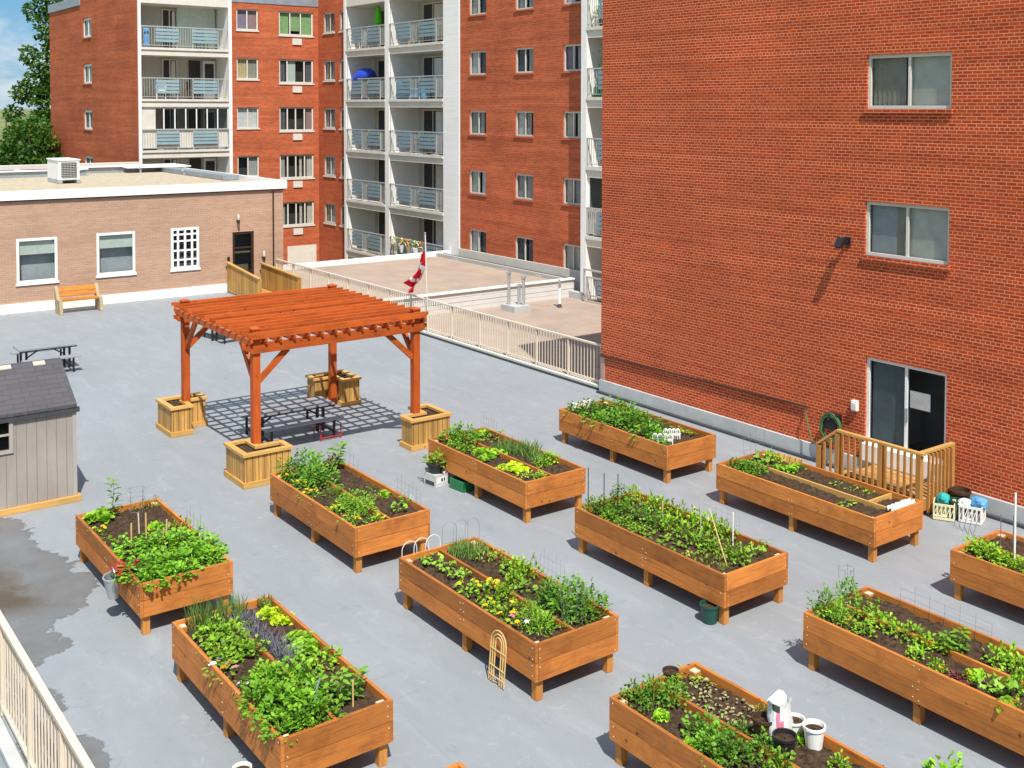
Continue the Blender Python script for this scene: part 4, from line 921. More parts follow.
# ------------------------------------------------------------------ plants
class LV:
    """leaf-sized faces gathered into one mesh, several materials allowed"""
    def __init__(s): s.v=[]; s.f=[]; s.m=[]; s.n=0
    def leaves(s,rs,base,dirv,L,W,mi=0,fold=.12,droop=.25,stalk=0):
        base=np.asarray(base,float); d=np.asarray(dirv,float); d/= (np.linalg.norm(d,axis=1,keepdims=True)+1e-9); n=len(base)
        L=np.broadcast_to(L,(n,)).reshape(n,1)*rs.uniform(.7,1.25,(n,1)); W=np.broadcast_to(W,(n,)).reshape(n,1)*rs.uniform(.75,1.2,(n,1))
        up=np.array([[0,0,1.]])+rs.normal(0,.35,(n,3)); sd=np.cross(d,up); sd/=(np.linalg.norm(sd,axis=1,keepdims=True)+1e-9); nm=np.cross(sd,d)
        b=base+d*L*stalk
        q=np.stack([b, b+d*L*.42+sd*W*.5+nm*W*fold, b+d*L*.5, b+d*L*.42-sd*W*.5+nm*W*fold, b+d*L*.95-nm*L*droop*.3+np.array([[0,0,-1]])*L*droop*.4, b+d*L*.78+sd*W*.33-np.array([[0,0,1]])*L*droop*.15, b+d*L*.78-sd*W*.33-np.array([[0,0,1]])*L*droop*.15],1)
        f=np.array([[0,2,1],[0,3,2],[1,2,5],[2,3,6],[2,4,5],[2,6,4]])
        s.v.append(q.reshape(-1,3)); s.f.append((np.arange(n)[:,None,None]*7+f[None]+s.n).reshape(-1,3)); s.m.append(np.full(n*6,mi)); s.n+=n*7
    def blades(s,rs,base,dirv,L,W,mi=0,bend=.3):
        base=np.asarray(base,float); d=np.asarray(dirv,float); d/=np.linalg.norm(d,axis=1,keepdims=True); n=len(base)
        L=np.broadcast_to(L,(n,)).reshape(n,1)*rs.uniform(.6,1.15,(n,1)); a=rs.uniform(0,6.28,n); sd=np.stack([np.cos(a),np.sin(a),np.zeros(n)],1)*W*.5
        h=np.stack([d[:,0],d[:,1],np.zeros(n)],1)
        mid=base+d*L*.55; tip=base+d*L*.9+h*L*bend-np.array([[0,0,1]])*L*bend*.25
        q=np.stack([base-sd,base+sd,mid+sd*.9,mid-sd*.9,tip],1); f=np.array([[0,1,2],[0,2,3],[3,2,4]])
        s.v.append(q.reshape(-1,3)); s.f.append((np.arange(n)[:,None,None]*5+f[None]+s.n).reshape(-1,3)); s.m.append(np.full(n*3,mi)); s.n+=n*5
    def mesh(s,name,mats):
        v=np.concatenate(s.v).astype('f'); f=np.concatenate(s.f).astype('i'); mi=np.concatenate(s.m).astype('i')
        me=bpy.data.meshes.new(name); me.vertices.add(len(v)); me.vertices.foreach_set('co',v.ravel())
        me.loops.add(len(f)*3); me.loops.foreach_set('vertex_index',f.ravel()); me.polygons.add(len(f)); me.polygons.foreach_set('loop_start',np.arange(0,len(f)*3,3,dtype='i'))
        for m in (mats if isinstance(mats,(list,tuple)) else [mats]): me.materials.append(m)
        me.polygons.foreach_set('material_index',mi); me.update(calc_edges=True); me.validate(); return me
def dome(rs,n,r,h,shell=.45,flat=0.15):
    a=rs.uniform(0,2*np.pi,n); cz=rs.uniform(-.15,1,n); s_=np.sqrt(np.maximum(0,1-cz**2)); k=shell+(1-shell)*rs.rand(n)**.6
    # lumps so that the outline is uneven
    lob=1+.22*np.sin(a*3+rs.uniform(0,6))+.15*np.sin(a*5+rs.uniform(0,6))+.12*np.sin(cz*6+a*2)
    o=np.stack([np.cos(a)*s_,np.sin(a)*s_,cz],1)
    p=o*k[:,None]*lob[:,None]; p[:,0]*=r; p[:,1]*=r; p[:,2]=flat*h+np.maximum(p[:,2],-.1)*h*.85
    d=o+rs.normal(0,.45,(n,3)); d[:,2]=d[:,2]*.5+.15
    return p,d
def mk_dome(mat,r,h,n,L,W,**k):
    def f(seed):
        rs=np.random.RandomState(seed); g=LV(); p,d=dome(rs,n,r,h); g.leaves(rs,p,d,L,W,**k)
        st=rs.uniform(0,6.28,9); g.blades(rs,np.zeros((9,3)),np.stack([np.cos(st)*.5,np.sin(st)*.5,np.ones(9)],1),h*.8,.012,bend=.1)
        return g.mesh('foliage',M[mat])
    return f
def mk_lettuce(mat,r,heads,L,W,h):
    def f(seed):
        rs=np.random.RandomState(seed); g=LV()
        for i in range(heads):
            a=i*2.4+rs.rand(); q=r*.62*math.sqrt((i+.4)/heads); c=np.array([q*math.cos(a),q*math.sin(a),0]); n=15; t=np.arange(n)*2.4; e=np.linspace(.15,1.2,n)
            g.leaves(rs,np.tile(c,(n,1))+rs.normal(0,.008,(n,3)),np.stack([np.cos(t)*np.cos(e),np.sin(t)*np.cos(e),np.sin(e)*h/.12],1),L,W,fold=.25,droop=.3)
        return g.mesh('foliage',M[mat])
    return f
def f_squash(seed):
    rs=np.random.RandomState(seed); g=LV(); n=17; a=np.arange(n)*2.4; q=.16*np.sqrt(rs.uniform(.1,1,n)); z=rs.uniform(.07,.15,n)
    p=np.stack([q*np.cos(a),q*np.sin(a),z],1); g.leaves(rs,p,np.stack([np.cos(a),np.sin(a),rs.uniform(-.1,.35,n)],1),.105,.105,fold=.12,droop=.25)
    g.blades(rs,np.zeros((n,3)),p,z.mean()*1.1,.01,bend=0); return g.mesh('foliage',M['lf_squash'])
def mk_grass(mat,r,h,n,w,lean=.25):
    def f(seed):
        rs=np.random.RandomState(seed); g=LV(); a=rs.uniform(0,6.28,n); q=r*np.sqrt(rs.rand(n)); b=np.stack([q*np.cos(a),q*np.sin(a),0*q],1)
        d=np.stack([rs.normal(0,lean,n),rs.normal(0,lean,n),np.ones(n)],1); g.blades(rs,b,d,h,w,bend=.22); return g.mesh('foliage',M[mat])
    return f
def f_sprig(seed):
    rs=np.random.RandomState(seed); g=LV(); z=np.linspace(.05,.5,36); a=np.arange(36)*2.4; b=np.stack([.02*np.cos(a)+.02*np.sin(z*9),.02*np.sin(a),z],1)
    g.leaves(rs,b,np.stack([np.cos(a),np.sin(a),rs.uniform(0,.7,36)],1),.10,.045); g.blades(rs,np.zeros((2,3)),np.array([[.02,0,1],[0,.03,1.]]),.55,.014,bend=.02); return g.mesh('foliage',M['lf_potato'])
def f_seed(seed):
    rs=np.random.RandomState(seed); g=LV(); n=42; row=rs.randint(0,2,n); x=rs.uniform(-.22,.22,n); y=(row-.5)*.14+rs.normal(0,.012,n); a=rs.uniform(0,6.28,n)
    g.leaves(rs,np.stack([x,y,0*x+.01],1),np.stack([np.cos(a),np.sin(a),rs.uniform(.2,1.2,n)],1),.055,.035); return g.mesh('foliage',M['lf_leafy'])
def f_low(seed):
    rs=np.random.RandomState(seed); g=LV(); n=55; a=rs.uniform(0,6.28,n); q=.2*np.sqrt(rs.rand(n)); t=rs.uniform(0,6.28,n)
    g.leaves(rs,np.stack([q*np.cos(a),q*np.sin(a),rs.uniform(.0,.05,n)],1),np.stack([np.cos(t),np.sin(t),rs.uniform(0,.9,n)],1),.05,.028); return g.mesh('foliage',M['lf_low'])
KIND=dict( # builder, nominal r, h, variants, words, category
 bean=(mk_dome('lf_bean',.28,.3,250,.078,.05),.28,.3,5,'bushy bright green bean plant','bean plant'),
 tomato=(mk_dome('lf_tomato',.26,.4,320,.075,.034),.26,.4,5,'tall dark tomato plant','tomato plant'),
 potato=(mk_dome('lf_potato',.24,.26,210,.066,.042),.24,.26,5,'mid green potato plant','potato plant'),
 leafy=(mk_dome('lf_leafy',.2,.16,110,.066,.047),.2,.16,6,'low leafy green clump','leaf vegetable'),
 lettuce=(mk_lettuce('lf_lettuce',.2,5,.105,.085,.13),.2,.14,4,'pale green lettuce patch','lettuce'),
 chard=(mk_lettuce('lf_chard',.22,8,.085,.07,.12),.22,.13,4,'yellow green salad patch','lettuce'),
 squash=(f_squash,.2,.16,5,'broad leaved squash seedling','squash plant'),
 onion=(mk_grass('lf_onion',.17,.28,110,.011),.17,.28,4,'thin bladed onion clump','onion clump'),
 lavender=(mk_grass('lf_lav',.13,.22,110,.010,.5),.13,.22,3,'grey purple lavender clump','lavender'),
 fern=(mk_dome('lf_fern',.18,.22,330,.05,.012),.18,.22,3,'feathery bright green herb','herb'),
 sprig=(f_sprig,.13,.5,3,'single upright sprig','young plant'),
 seedling=(f_seed,.2,.08,4,'short rows of tiny seedlings','seedlings'),
 low=(f_low,.2,.06,4,'thin scatter of small leaves','low weeds'),
 marigold=(mk_dome('lf_leafy',.13,.11,60,.05,.03),.13,.11,4,'marigold with yellow flowers','marigold'),
 pansy=(mk_dome('lf_low',.15,.1,60,.045,.03),.15,.1,3,'pansy clump with mixed flowers','pansy'),
 purple=(mk_dome('lf_purple',.12,.16,70,.07,.045),.12,.16,2,'dark red leafed plant','red-leaved plant'))
MESH={}
for nm,(fn,r,h,nv_,*_) in KIND.items(): MESH[nm]=[fn(100+hash_i) for hash_i in range(nv_)]
def blossom(mat,name):
    m=MB()
    for k in range(6):
        a=k*math.pi/3; c,s_=math.cos(a),math.sin(a); c2,s2=math.cos(a+.45),math.sin(a+.45); c3,s3=math.cos(a-.45),math.sin(a-.45)
        m.add([(0,0,.006),(.026*c2,.026*s2,.012),(.036*c,.036*s_,.004),(.026*c3,.026*s3,.012)],[(0,1,2,3)])
    m.lathe([(.012,.008),(.009,.016)],(0,0,0),6)
    o=m.build(name,M[mat]); me=o.data; bpy.data.objects.remove(o); return me
BLO={k:blossom(k,'blossom') for k in ('pyellow','porange','pwhite','ppurple','pink','red')}
PLANTS=[
(1,'lettuce',-16.88,4.45,0.20,0.16), (1,'lettuce',-16.81,4.60,0.25,0.22), (1,'sprig',-16.82,4.75,0.14,0.55), (1,'seedling',-15.85,4.40,0.20,0.12), (1,'marigold',-16.29,4.39,0.12,0.10),
(1,'bean',-15.28,4.60,0.30,0.26), (1,'bean',-15.21,4.92,0.30,0.30), (1,'bean',-15.14,5.23,0.28,0.30), (1,'bean',-14.66,5.36,0.28,0.30), (1,'bean',-14.50,4.46,0.32,0.30),
(1,'bean',-14.43,4.76,0.32,0.34), (1,'bean',-14.50,5.11,0.30,0.32), (1,'bean',-14.31,5.28,0.22,0.25), (1,'bean',-14.18,4.45,0.25,0.22), (1,'bean',-14.13,4.79,0.25,0.25),
(1,'lettuce',-15.96,5.11,0.13,0.20), (1,'low',-16.88,5.37,0.16,0.12), (1,'low',-16.88,5.17,0.12,0.10), (1,'low',-15.74,5.34,0.20,0.15), (2,'onion',-12.64,4.55,0.16,0.40),
(2,'onion',-12.62,4.91,0.16,0.35), (2,'onion',-12.46,4.65,0.18,0.30), (2,'leafy',-12.28,4.55,0.24,0.16), (2,'leafy',-12.16,4.74,0.24,0.17), (2,'leafy',-11.93,4.48,0.24,0.15),
(2,'leafy',-11.76,4.64,0.24,0.16), (2,'leafy',-11.62,4.44,0.22,0.14), (2,'leafy',-11.65,4.77,0.20,0.15), (2,'lavender',-12.29,4.96,0.14,0.25), (2,'lavender',-11.92,4.94,0.14,0.25),
(2,'lavender',-11.59,4.98,0.14,0.25), (2,'lavender',-11.32,5.00,0.13,0.22), (2,'onion',-12.64,5.35,0.09,0.20), (2,'chard',-12.43,5.31,0.22,0.15), (2,'chard',-12.18,5.35,0.20,0.14),
(2,'low',-12.63,5.35,0.10,0.12), (2,'lettuce',-11.56,5.29,0.22,0.17), (2,'lettuce',-11.38,5.35,0.18,0.15), (2,'lettuce',-11.39,5.12,0.18,0.14), (2,'leafy',-10.96,5.31,0.22,0.14),
(2,'low',-10.97,5.14,0.15,0.10), (2,'bean',-10.84,4.57,0.26,0.34), (2,'bean',-10.73,4.77,0.28,0.36), (2,'bean',-10.46,4.87,0.28,0.36), (2,'bean',-10.48,4.36,0.28,0.36),
(2,'bean',-10.31,4.53,0.30,0.40), (2,'bean',-10.12,4.68,0.30,0.36), (2,'bean',-9.95,4.76,0.24,0.30), (2,'bean',-10.01,4.37,0.28,0.30), (2,'bean',-9.89,4.52,0.20,0.25),
(2,'sprig',-10.11,5.09,0.13,0.30), (2,'sprig',-10.12,5.25,0.14,0.30), (2,'pansy',-11.43,4.34,0.20,0.10), (2,'pansy',-10.89,4.34,0.12,0.10), (2,'low',-10.66,5.22,0.20,0.05),
(3,'tomato',-16.91,7.62,0.25,0.42), (3,'tomato',-16.91,7.85,0.27,0.46), (3,'tomato',-16.68,7.94,0.27,0.46), (3,'tomato',-16.22,7.86,0.25,0.42), (3,'tomato',-16.38,7.70,0.25,0.40),
(3,'sprig',-16.87,8.44,0.20,0.42), (3,'purple',-16.91,8.35,0.12,0.20), (3,'marigold',-16.32,7.50,0.12,0.12), (3,'marigold',-15.85,7.48,0.15,0.12), (3,'marigold',-16.90,7.48,0.12,0.12),
(3,'fern',-15.69,7.81,0.16,0.16), (3,'fern',-15.11,7.68,0.20,0.20), (3,'fern',-14.98,7.81,0.24,0.22), (3,'fern',-14.71,7.81,0.18,0.20), (3,'marigold',-15.00,7.47,0.13,0.12),
(3,'marigold',-14.47,7.47,0.16,0.12), (3,'marigold',-14.31,7.75,0.13,0.12), (3,'seedling',-15.57,8.14,0.12,0.08), (3,'seedling',-15.60,8.39,0.12,0.08), (3,'low',-15.15,8.21,0.14,0.08),
(3,'lettuce',-15.25,8.44,0.18,0.10), (3,'squash',-14.49,8.23,0.15,0.14), (3,'squash',-14.64,8.44,0.14,0.14), (4,'potato',-17.03,10.78,0.24,0.26), (4,'potato',-17.03,11.04,0.26,0.30),
(4,'potato',-16.63,10.81,0.24,0.26), (4,'lettuce',-17.03,11.50,0.25,0.15), (4,'low',-16.90,11.23,0.30,0.10), (4,'low',-16.73,11.45,0.30,0.10), (4,'leafy',-16.31,10.60,0.18,0.14),
(4,'leafy',-16.69,10.61,0.14,0.12), (4,'lettuce',-16.12,10.83,0.22,0.15), (4,'lettuce',-15.89,10.95,0.22,0.15), (4,'lettuce',-15.74,10.66,0.20,0.14), (4,'chard',-15.14,10.59,0.20,0.12),
(4,'chard',-15.14,10.82,0.24,0.13), (4,'chard',-14.91,10.81,0.20,0.12), (4,'onion',-16.00,11.23,0.20,0.24), (4,'onion',-15.77,11.35,0.22,0.28), (4,'onion',-15.56,11.44,0.22,0.28),
(4,'onion',-15.19,11.37,0.18,0.22), (4,'leafy',-14.93,11.25,0.16,0.13), (4,'leafy',-15.00,11.50,0.20,0.14), (4,'low',-14.61,10.67,0.20,0.08), (4,'leafy',-14.42,10.80,0.16,0.10),
(5,'potato',-17.08,13.69,0.22,0.25), (5,'potato',-16.81,13.86,0.30,0.32), (5,'potato',-16.68,14.13,0.32,0.34), (5,'tomato',-16.00,13.80,0.32,0.36), (5,'potato',-16.40,14.35,0.32,0.34),
(5,'potato',-15.80,14.07,0.32,0.36), (5,'tomato',-15.56,14.11,0.32,0.36), (5,'potato',-15.03,13.76,0.30,0.34), (5,'tomato',-15.06,14.00,0.26,0.34), (5,'potato',-16.32,13.64,0.26,0.26),
(5,'tomato',-14.70,13.76,0.22,0.26), (5,'lettuce',-14.59,13.75,0.12,0.12), (5,'low',-14.99,14.54,0.25,0.06), (5,'low',-14.77,14.60,0.20,0.05), (6,'seedling',-12.69,7.62,0.14,0.10),
(6,'squash',-12.51,7.62,0.17,0.13), (6,'squash',-12.23,7.66,0.15,0.13), (6,'squash',-11.96,7.62,0.15,0.13), (6,'squash',-11.89,7.71,0.12,0.13), (6,'marigold',-11.44,7.52,0.17,0.16),
(6,'marigold',-11.31,7.69,0.17,0.16), (6,'leafy',-11.09,7.79,0.16,0.20), (6,'marigold',-11.03,7.49,0.13,0.08), (6,'marigold',-10.69,7.51,0.20,0.14), (6,'pansy',-10.39,7.52,0.15,0.12),
(6,'fern',-10.37,7.64,0.15,0.26), (6,'fern',-10.14,7.62,0.17,0.26), (6,'low',-10.90,7.81,0.20,0.06), (6,'onion',-12.59,8.10,0.16,0.26), (6,'onion',-12.45,8.22,0.18,0.26),
(6,'low',-12.27,8.30,0.20,0.12), (6,'low',-12.06,8.40,0.18,0.12), (6,'leafy',-11.63,8.33,0.22,0.20), (6,'leafy',-11.43,8.40,0.18,0.22), (6,'leafy',-11.36,8.14,0.16,0.14),
(6,'squash',-11.07,8.12,0.14,0.13), (6,'potato',-10.59,8.11,0.24,0.34), (6,'tomato',-10.53,8.33,0.27,0.36), (6,'potato',-10.25,8.38,0.26,0.38), (6,'potato',-10.22,8.05,0.26,0.36),
(6,'potato',-10.08,8.25,0.22,0.32), (6,'low',-10.03,7.90,0.10,0.08), (7,'potato',-12.74,10.55,0.20,0.22), (7,'potato',-12.66,10.74,0.20,0.25), (7,'tomato',-12.74,11.10,0.22,0.35),
(7,'potato',-12.43,10.63,0.20,0.20), (7,'potato',-12.34,10.85,0.22,0.28), (7,'leafy',-12.35,10.57,0.20,0.12), (7,'leafy',-11.99,10.55,0.20,0.12), (7,'leafy',-11.72,10.55,0.18,0.10),
(7,'potato',-12.00,10.85,0.22,0.25), (7,'potato',-11.72,10.89,0.22,0.25), (7,'leafy',-11.48,10.95,0.22,0.22), (7,'leafy',-11.14,10.92,0.22,0.22), (7,'leafy',-10.84,10.91,0.22,0.20),
(7,'leafy',-10.53,10.89,0.22,0.20), (7,'leafy',-10.28,10.93,0.20,0.20), (7,'leafy',-12.64,11.31,0.16,0.25), (7,'leafy',-12.28,11.35,0.20,0.20), (7,'leafy',-12.05,11.39,0.20,0.20),
(7,'leafy',-11.68,11.34,0.20,0.22), (7,'leafy',-11.40,11.37,0.20,0.22), (7,'leafy',-11.11,11.38,0.22,0.25), (7,'leafy',-10.81,11.38,0.20,0.25), (7,'seedling',-11.36,10.64,0.30,0.06),
(7,'seedling',-11.05,10.60,0.28,0.06), (7,'low',-10.57,10.55,0.20,0.12), (7,'low',-10.31,10.62,0.20,0.12), (7,'leafy',-10.07,10.89,0.20,0.22), (7,'squash',-10.11,11.23,0.20,0.20),
(7,'squash',-10.14,11.43,0.10,0.18), (7,'low',-10.06,10.59,0.12,0.10), (8,'potato',-12.85,13.82,0.20,0.16), (8,'potato',-12.65,13.83,0.20,0.20), (8,'potato',-12.47,13.90,0.20,0.20),
(8,'squash',-12.76,14.36,0.22,0.16), (8,'leafy',-12.69,14.49,0.18,0.18), (8,'lettuce',-12.38,14.35,0.16,0.13), (8,'lettuce',-12.24,14.43,0.16,0.14), (8,'lettuce',-12.22,14.61,0.18,0.14),
(8,'seedling',-11.31,14.53,0.16,0.06), (8,'seedling',-11.02,14.54,0.16,0.06), (8,'seedling',-10.76,14.52,0.14,0.06), (8,'seedling',-10.64,13.94,0.20,0.05), (9,'tomato',-8.39,10.53,0.22,0.40),
(9,'tomato',-8.39,10.98,0.22,0.42), (9,'fern',-8.20,10.57,0.17,0.30), (9,'squash',-8.39,10.49,0.15,0.16), (9,'seedling',-8.36,11.33,0.20,0.05), (9,'seedling',-8.23,11.43,0.12,0.05),
(9,'marigold',-8.08,10.58,0.12,0.10), (9,'leafy',-8.06,10.93,0.20,0.16), (9,'leafy',-7.85,10.56,0.20,0.14), (9,'leafy',-7.81,10.88,0.22,0.16), (9,'leafy',-7.62,10.89,0.16,0.12),
(9,'leafy',-7.46,10.91,0.22,0.15), (9,'leafy',-7.21,10.88,0.22,0.15), (9,'leafy',-7.16,10.57,0.16,0.12), (9,'sprig',-7.01,10.95,0.18,0.22), (9,'sprig',-6.93,11.10,0.15,0.25),
(9,'leafy',-6.85,10.48,0.12,0.14), (9,'marigold',-6.76,10.49,0.08,0.10), (9,'purple',-6.57,10.45,0.11,0.12), (9,'marigold',-6.53,10.56,0.10,0.10), (9,'lettuce',-6.47,10.67,0.16,0.18),
(9,'squash',-6.26,10.52,0.20,0.18), (9,'squash',-6.13,10.58,0.22,0.20), (9,'lettuce',-6.00,10.41,0.18,0.16), (9,'leafy',-6.49,11.15,0.22,0.20), (9,'leafy',-6.32,11.20,0.22,0.20),
(9,'marigold',-5.92,10.44,0.08,0.10), (9,'leafy',-6.06,10.79,0.22,0.24), (10,'leafy',-8.43,13.85,0.20,0.16), (10,'leafy',-8.27,13.78,0.20,0.18), (10,'leafy',-8.11,13.75,0.20,0.16),
(10,'leafy',-7.91,13.71,0.20,0.14), (10,'leafy',-7.72,13.69,0.20,0.14), (11,'potato',-8.28,7.46,0.20,0.25), (11,'potato',-8.22,7.62,0.22,0.28), (11,'potato',-8.08,7.79,0.18,0.24),
(11,'lettuce',-7.96,7.49,0.15,0.12), (11,'leafy',-8.31,7.98,0.14,0.12), (11,'potato',-7.43,7.53,0.24,0.28), (11,'potato',-7.22,7.52,0.24,0.28), (11,'potato',-7.02,7.51,0.24,0.28),
(11,'potato',-7.19,7.39,0.20,0.20), (11,'potato',-6.91,7.80,0.20,0.22), (11,'potato',-7.28,7.90,0.14,0.15), (11,'lettuce',-6.88,8.26,0.13,0.12), (11,'low',-8.32,8.35,0.30,0.06),
(11,'low',-7.41,8.35,0.10,0.10), (11,'lettuce',-7.37,7.33,0.15,0.15), (11,'leafy',-6.62,7.72,0.20,0.20), (11,'leafy',-6.33,8.20,0.15,0.12)]
ORD=['','first','second','third','fourth','fifth','sixth','seventh','eighth','ninth','tenth','eleventh','twelfth']
def place_plants():
    rp=random.Random(11); cnt={}
    byk={}
    for i,(k,kd,x,y,r,h) in enumerate(PLANTS):
        a,b,l,w=PL[k]; half='near' if y<b+w/2 else 'far'; byk.setdefault((k,kd,half),[]).append((x,i))
    rank={}
    for key,L in byk.items():
        L.sort()
        for n,(x,i) in enumerate(L): rank[i]=(n+1,len(L))
    for i,(k,kd,x,y,r,h) in enumerate(PLANTS):
        fn,r0,h0,nv_,words,cat=KIND[kd]; a,b,l,w=PL[k]; half='near' if y<b+w/2 else 'far'
        n,tot=rank[i]
        lab=f"{words}, {ORD[n]+' from left' if tot>1 else 'only one'} in {half} bed of {PNAME[k]}"
        if len(lab.split())>16: lab=lab.replace(' in '+half+' bed of ',f', {half} bed, ').replace(' from left','')
        nm={'bean':'bean_plant','tomato':'tomato_plant','potato':'potato_plant','leafy':'leafy_vegetable','lettuce':'lettuce','chard':'salad_greens','squash':'squash_plant','onion':'onion_clump','lavender':'lavender','fern':'feathery_herb','sprig':'upright_sprig','seedling':'seedling_row','low':'low_weeds','marigold':'marigold','pansy':'pansy_clump','purple':'red_leafed_plant'}[kd]
        o=thing(nm,lab,cat,(x,y,.585)); fo=link('foliage',MESH[kd][rp.randrange(nv_)],o)
        hk={'bean':.78,'tomato':.82,'potato':.85}.get(kd,1); rk=.92 if hk<1 else {'squash':.78,'leafy':.86}.get(kd,1.0); rk*=.80 if k in (7,9,11) else (.84 if k==2 and kd=='bean' else 1); o.scale=(r/r0*rk,r/r0*rk,h/h0*hk); o.rotation_euler=(rp.uniform(-.06,.06),rp.uniform(-.06,.06),(math.pi/2 if k==8 else 0) if kd=='seedling' else rp.uniform(0,6.28))
        tag(o,lab,cat,f'{cat}s in the raised planters')
        if kd in ('marigold','pansy'):
            for q in range(4 if kd=='marigold' else 6):
                mt='pyellow' if kd=='marigold' else rp.choice(['ppurple','pwhite','porange','pyellow','pink'])
                if kd=='marigold' and k in (9,) : mt=rp.choice(['porange','porange','pyellow'])
                an=rp.uniform(0,6.28); qq=r0*math.sqrt(rp.random())*.95
                bo=link('blossom',BLO[mt],o,(qq*math.cos(an),qq*math.sin(an),h0*(1.12-.35*qq/r0)))
                s_=rp.uniform(.65,1.05); bo.scale=(s_,s_,s_); bo.rotation_euler=(rp.uniform(-.4,.4),rp.uniform(-.4,.4),rp.uniform(0,3))
place_plants()
# a plant spilling over the far right corner of the bucket planter
o=thing('tomato_plant','x','tomato plant',(-5.40,8.42,.585)); link('foliage',MESH['bean'][1],o); o.scale=(1.05,1.05,1.3); tag(o,'large leafy plant poking into the bottom right edge of the photo','tomato plant')

# ------------------------------------------------------------------ stakes, cages, trellises
def stake(x,y,h,mat,label,r=.008,lean=(0,0),z=.55,name='garden_stake'):
    m=MB().tube([(0,0,0),(lean[0],lean[1],h)],r,6); o=m.build(name,M[mat],None,(x,y,z)); return tag(o,label,'stake')
def cage(x,y,r,h,label,z=.56,n=4,mat='wire',sq=False):
    t=thing('wire_cage',label,'plant cage',(x,y,z))
    for k in range(n):
        a=k*2*math.pi/n+.5; MB().tube([(.7*r*math.cos(a),.7*r*math.sin(a),0),(r*math.cos(a),r*math.sin(a),h)],.0022,5).build('upright',M[mat],t)
    for f in (.35,.68,.96):
        rr=r*(.7+.3*f); MB().tube([(rr*math.cos(q),rr*math.sin(q),h*f) for q in np.linspace(0,2*math.pi,17)[:-1]],.002,5,close=True).build('hoop',M[mat],t)
    return t
cage(-12.85,14.2,.2,.62,'grey wire tomato cage at left end of the planter by the stair')
cage(-8.22,10.72,.09,.66,'faint wire cage above tomato bush in planter with orange flowers')
cage(-16.5,5.0,.13,.5,'thin wire cage among beans in the planter by the shed')
cage(-9.95,7.95,.16,.55,'thin wire cage over the domed bush in the planter with cane trellis')
for i,(x,y,h) in enumerate(((-12.75,10.48,.72),(-12.55,10.62,.66),(-12.35,10.72,.68))): stake(x,y,h,'black',['dark thin stake, leftmost of three, planter with green pot','dark thin stake, middle of three, planter with green pot','dark thin stake, rightmost of three, planter with green pot'][i],.007)
stake(-10.95,11.05,.66,'greyrail','thin grey stick leaning in the planter with green pot',.007,(-.05,.02)); stake(-10.35,11.05,.62,'whitewire','white tagged stick near right end of planter with green pot',.010)
stake(-10.1,10.7,.62,'cane','cane stick leaning across greens in the planter with green pot',.008,(-.55,.2)); stake(-11.9,11.2,.3,'cane','short cane peg at far side of the planter with green pot',.012)
stake(-7.95,13.95,.95,'white','tall white stake in the right planter by the red wall',.014)
for i,(x,y,h) in enumerate(((-8.3,14.2,.5),(-8.2,14.35,.48))): stake(x,y,h,'wire',['thin dark wire, left of a pair, planter with white stake','thin dark wire, right of a pair, planter with white stake'][i],.006)
for i,(x,y) in enumerate(((-15.9,4.85),(-15.75,4.9),(-15.6,4.65),(-15.35,5.05),(-15.2,4.95))): stake(x,y,.34+.04*(i%2),'cane' if i%3 else 'post_top',f"pale wooden stake, {ORD[i+1]} of five from left, planter by the shed",.011,(.02*(i-2),.0))
for i,(x,y) in enumerate(((-10.25,5.1),(-10.0,5.15))): stake(x,y,.3,'cane',['pale cane peg, left of two, right end of planter with lavender','pale cane peg, right of two, right end of planter with lavender'][i],.01)
def arch_panel(name,label,x,y,z,rz,wd,h,n,mat,r=.006,tilt=0,single=False):
    t=thing(name,label,'plant support',(x,y,z),rz)
    if single:
        for k in range(3):
            hw=wd/2-.045*k*wd/.3; hh=h-.04*k
            MB().tube([(-hw,0,0)]+[(hw*-math.cos(q),-tilt*(hh-hw+hw*math.sin(q)),hh-hw+hw*math.sin(q)) for q in np.linspace(0,math.pi,9)]+[(hw,0,0)],r,6).build('hoop',M[mat],t)
        for f in (.12,.3,.62): MB().tube([(-wd/2,-tilt*h*f-.004,h*f),(wd/2,-tilt*h*f-.004,h*f)],r*.8,6).build('cross_bar',M[mat],t)
    else:
        for k in range(n):
            c=-wd/2+wd*(k+.5)/n; hw=wd/n*.62
            MB().tube([(c-hw,0,0)]+[(c-hw*math.cos(q),0,h-hw+hw*math.sin(q)) for q in np.linspace(0,math.pi,9)]+[(c+hw,0,0)],r,6).build('hoop',M[mat],t)
        MB().tube([(-wd/2,0,h*.35),(wd/2,0,h*.35)],r,6).build('cross_bar',M[mat],t)
    return t
a=arch_panel('cane_trellis','pale cane hoop trellis leaning on the long side of a planter',-10.38,7.17,.02,0,.30,.60,1,'cane',.009,-.08,True)
arch_panel('hoop_edging','white wire hoop edging at left end of planter with cane trellis',-12.80,7.62,.50,math.pi/2,.55,.36,3,'whitewire',.005)
arch_panel('wire_arches','faint grey wire arches at far left of planter with cane trellis',-12.72,8.2,.55,math.pi/2-.2,.5,.45,3,'wire',.0022)
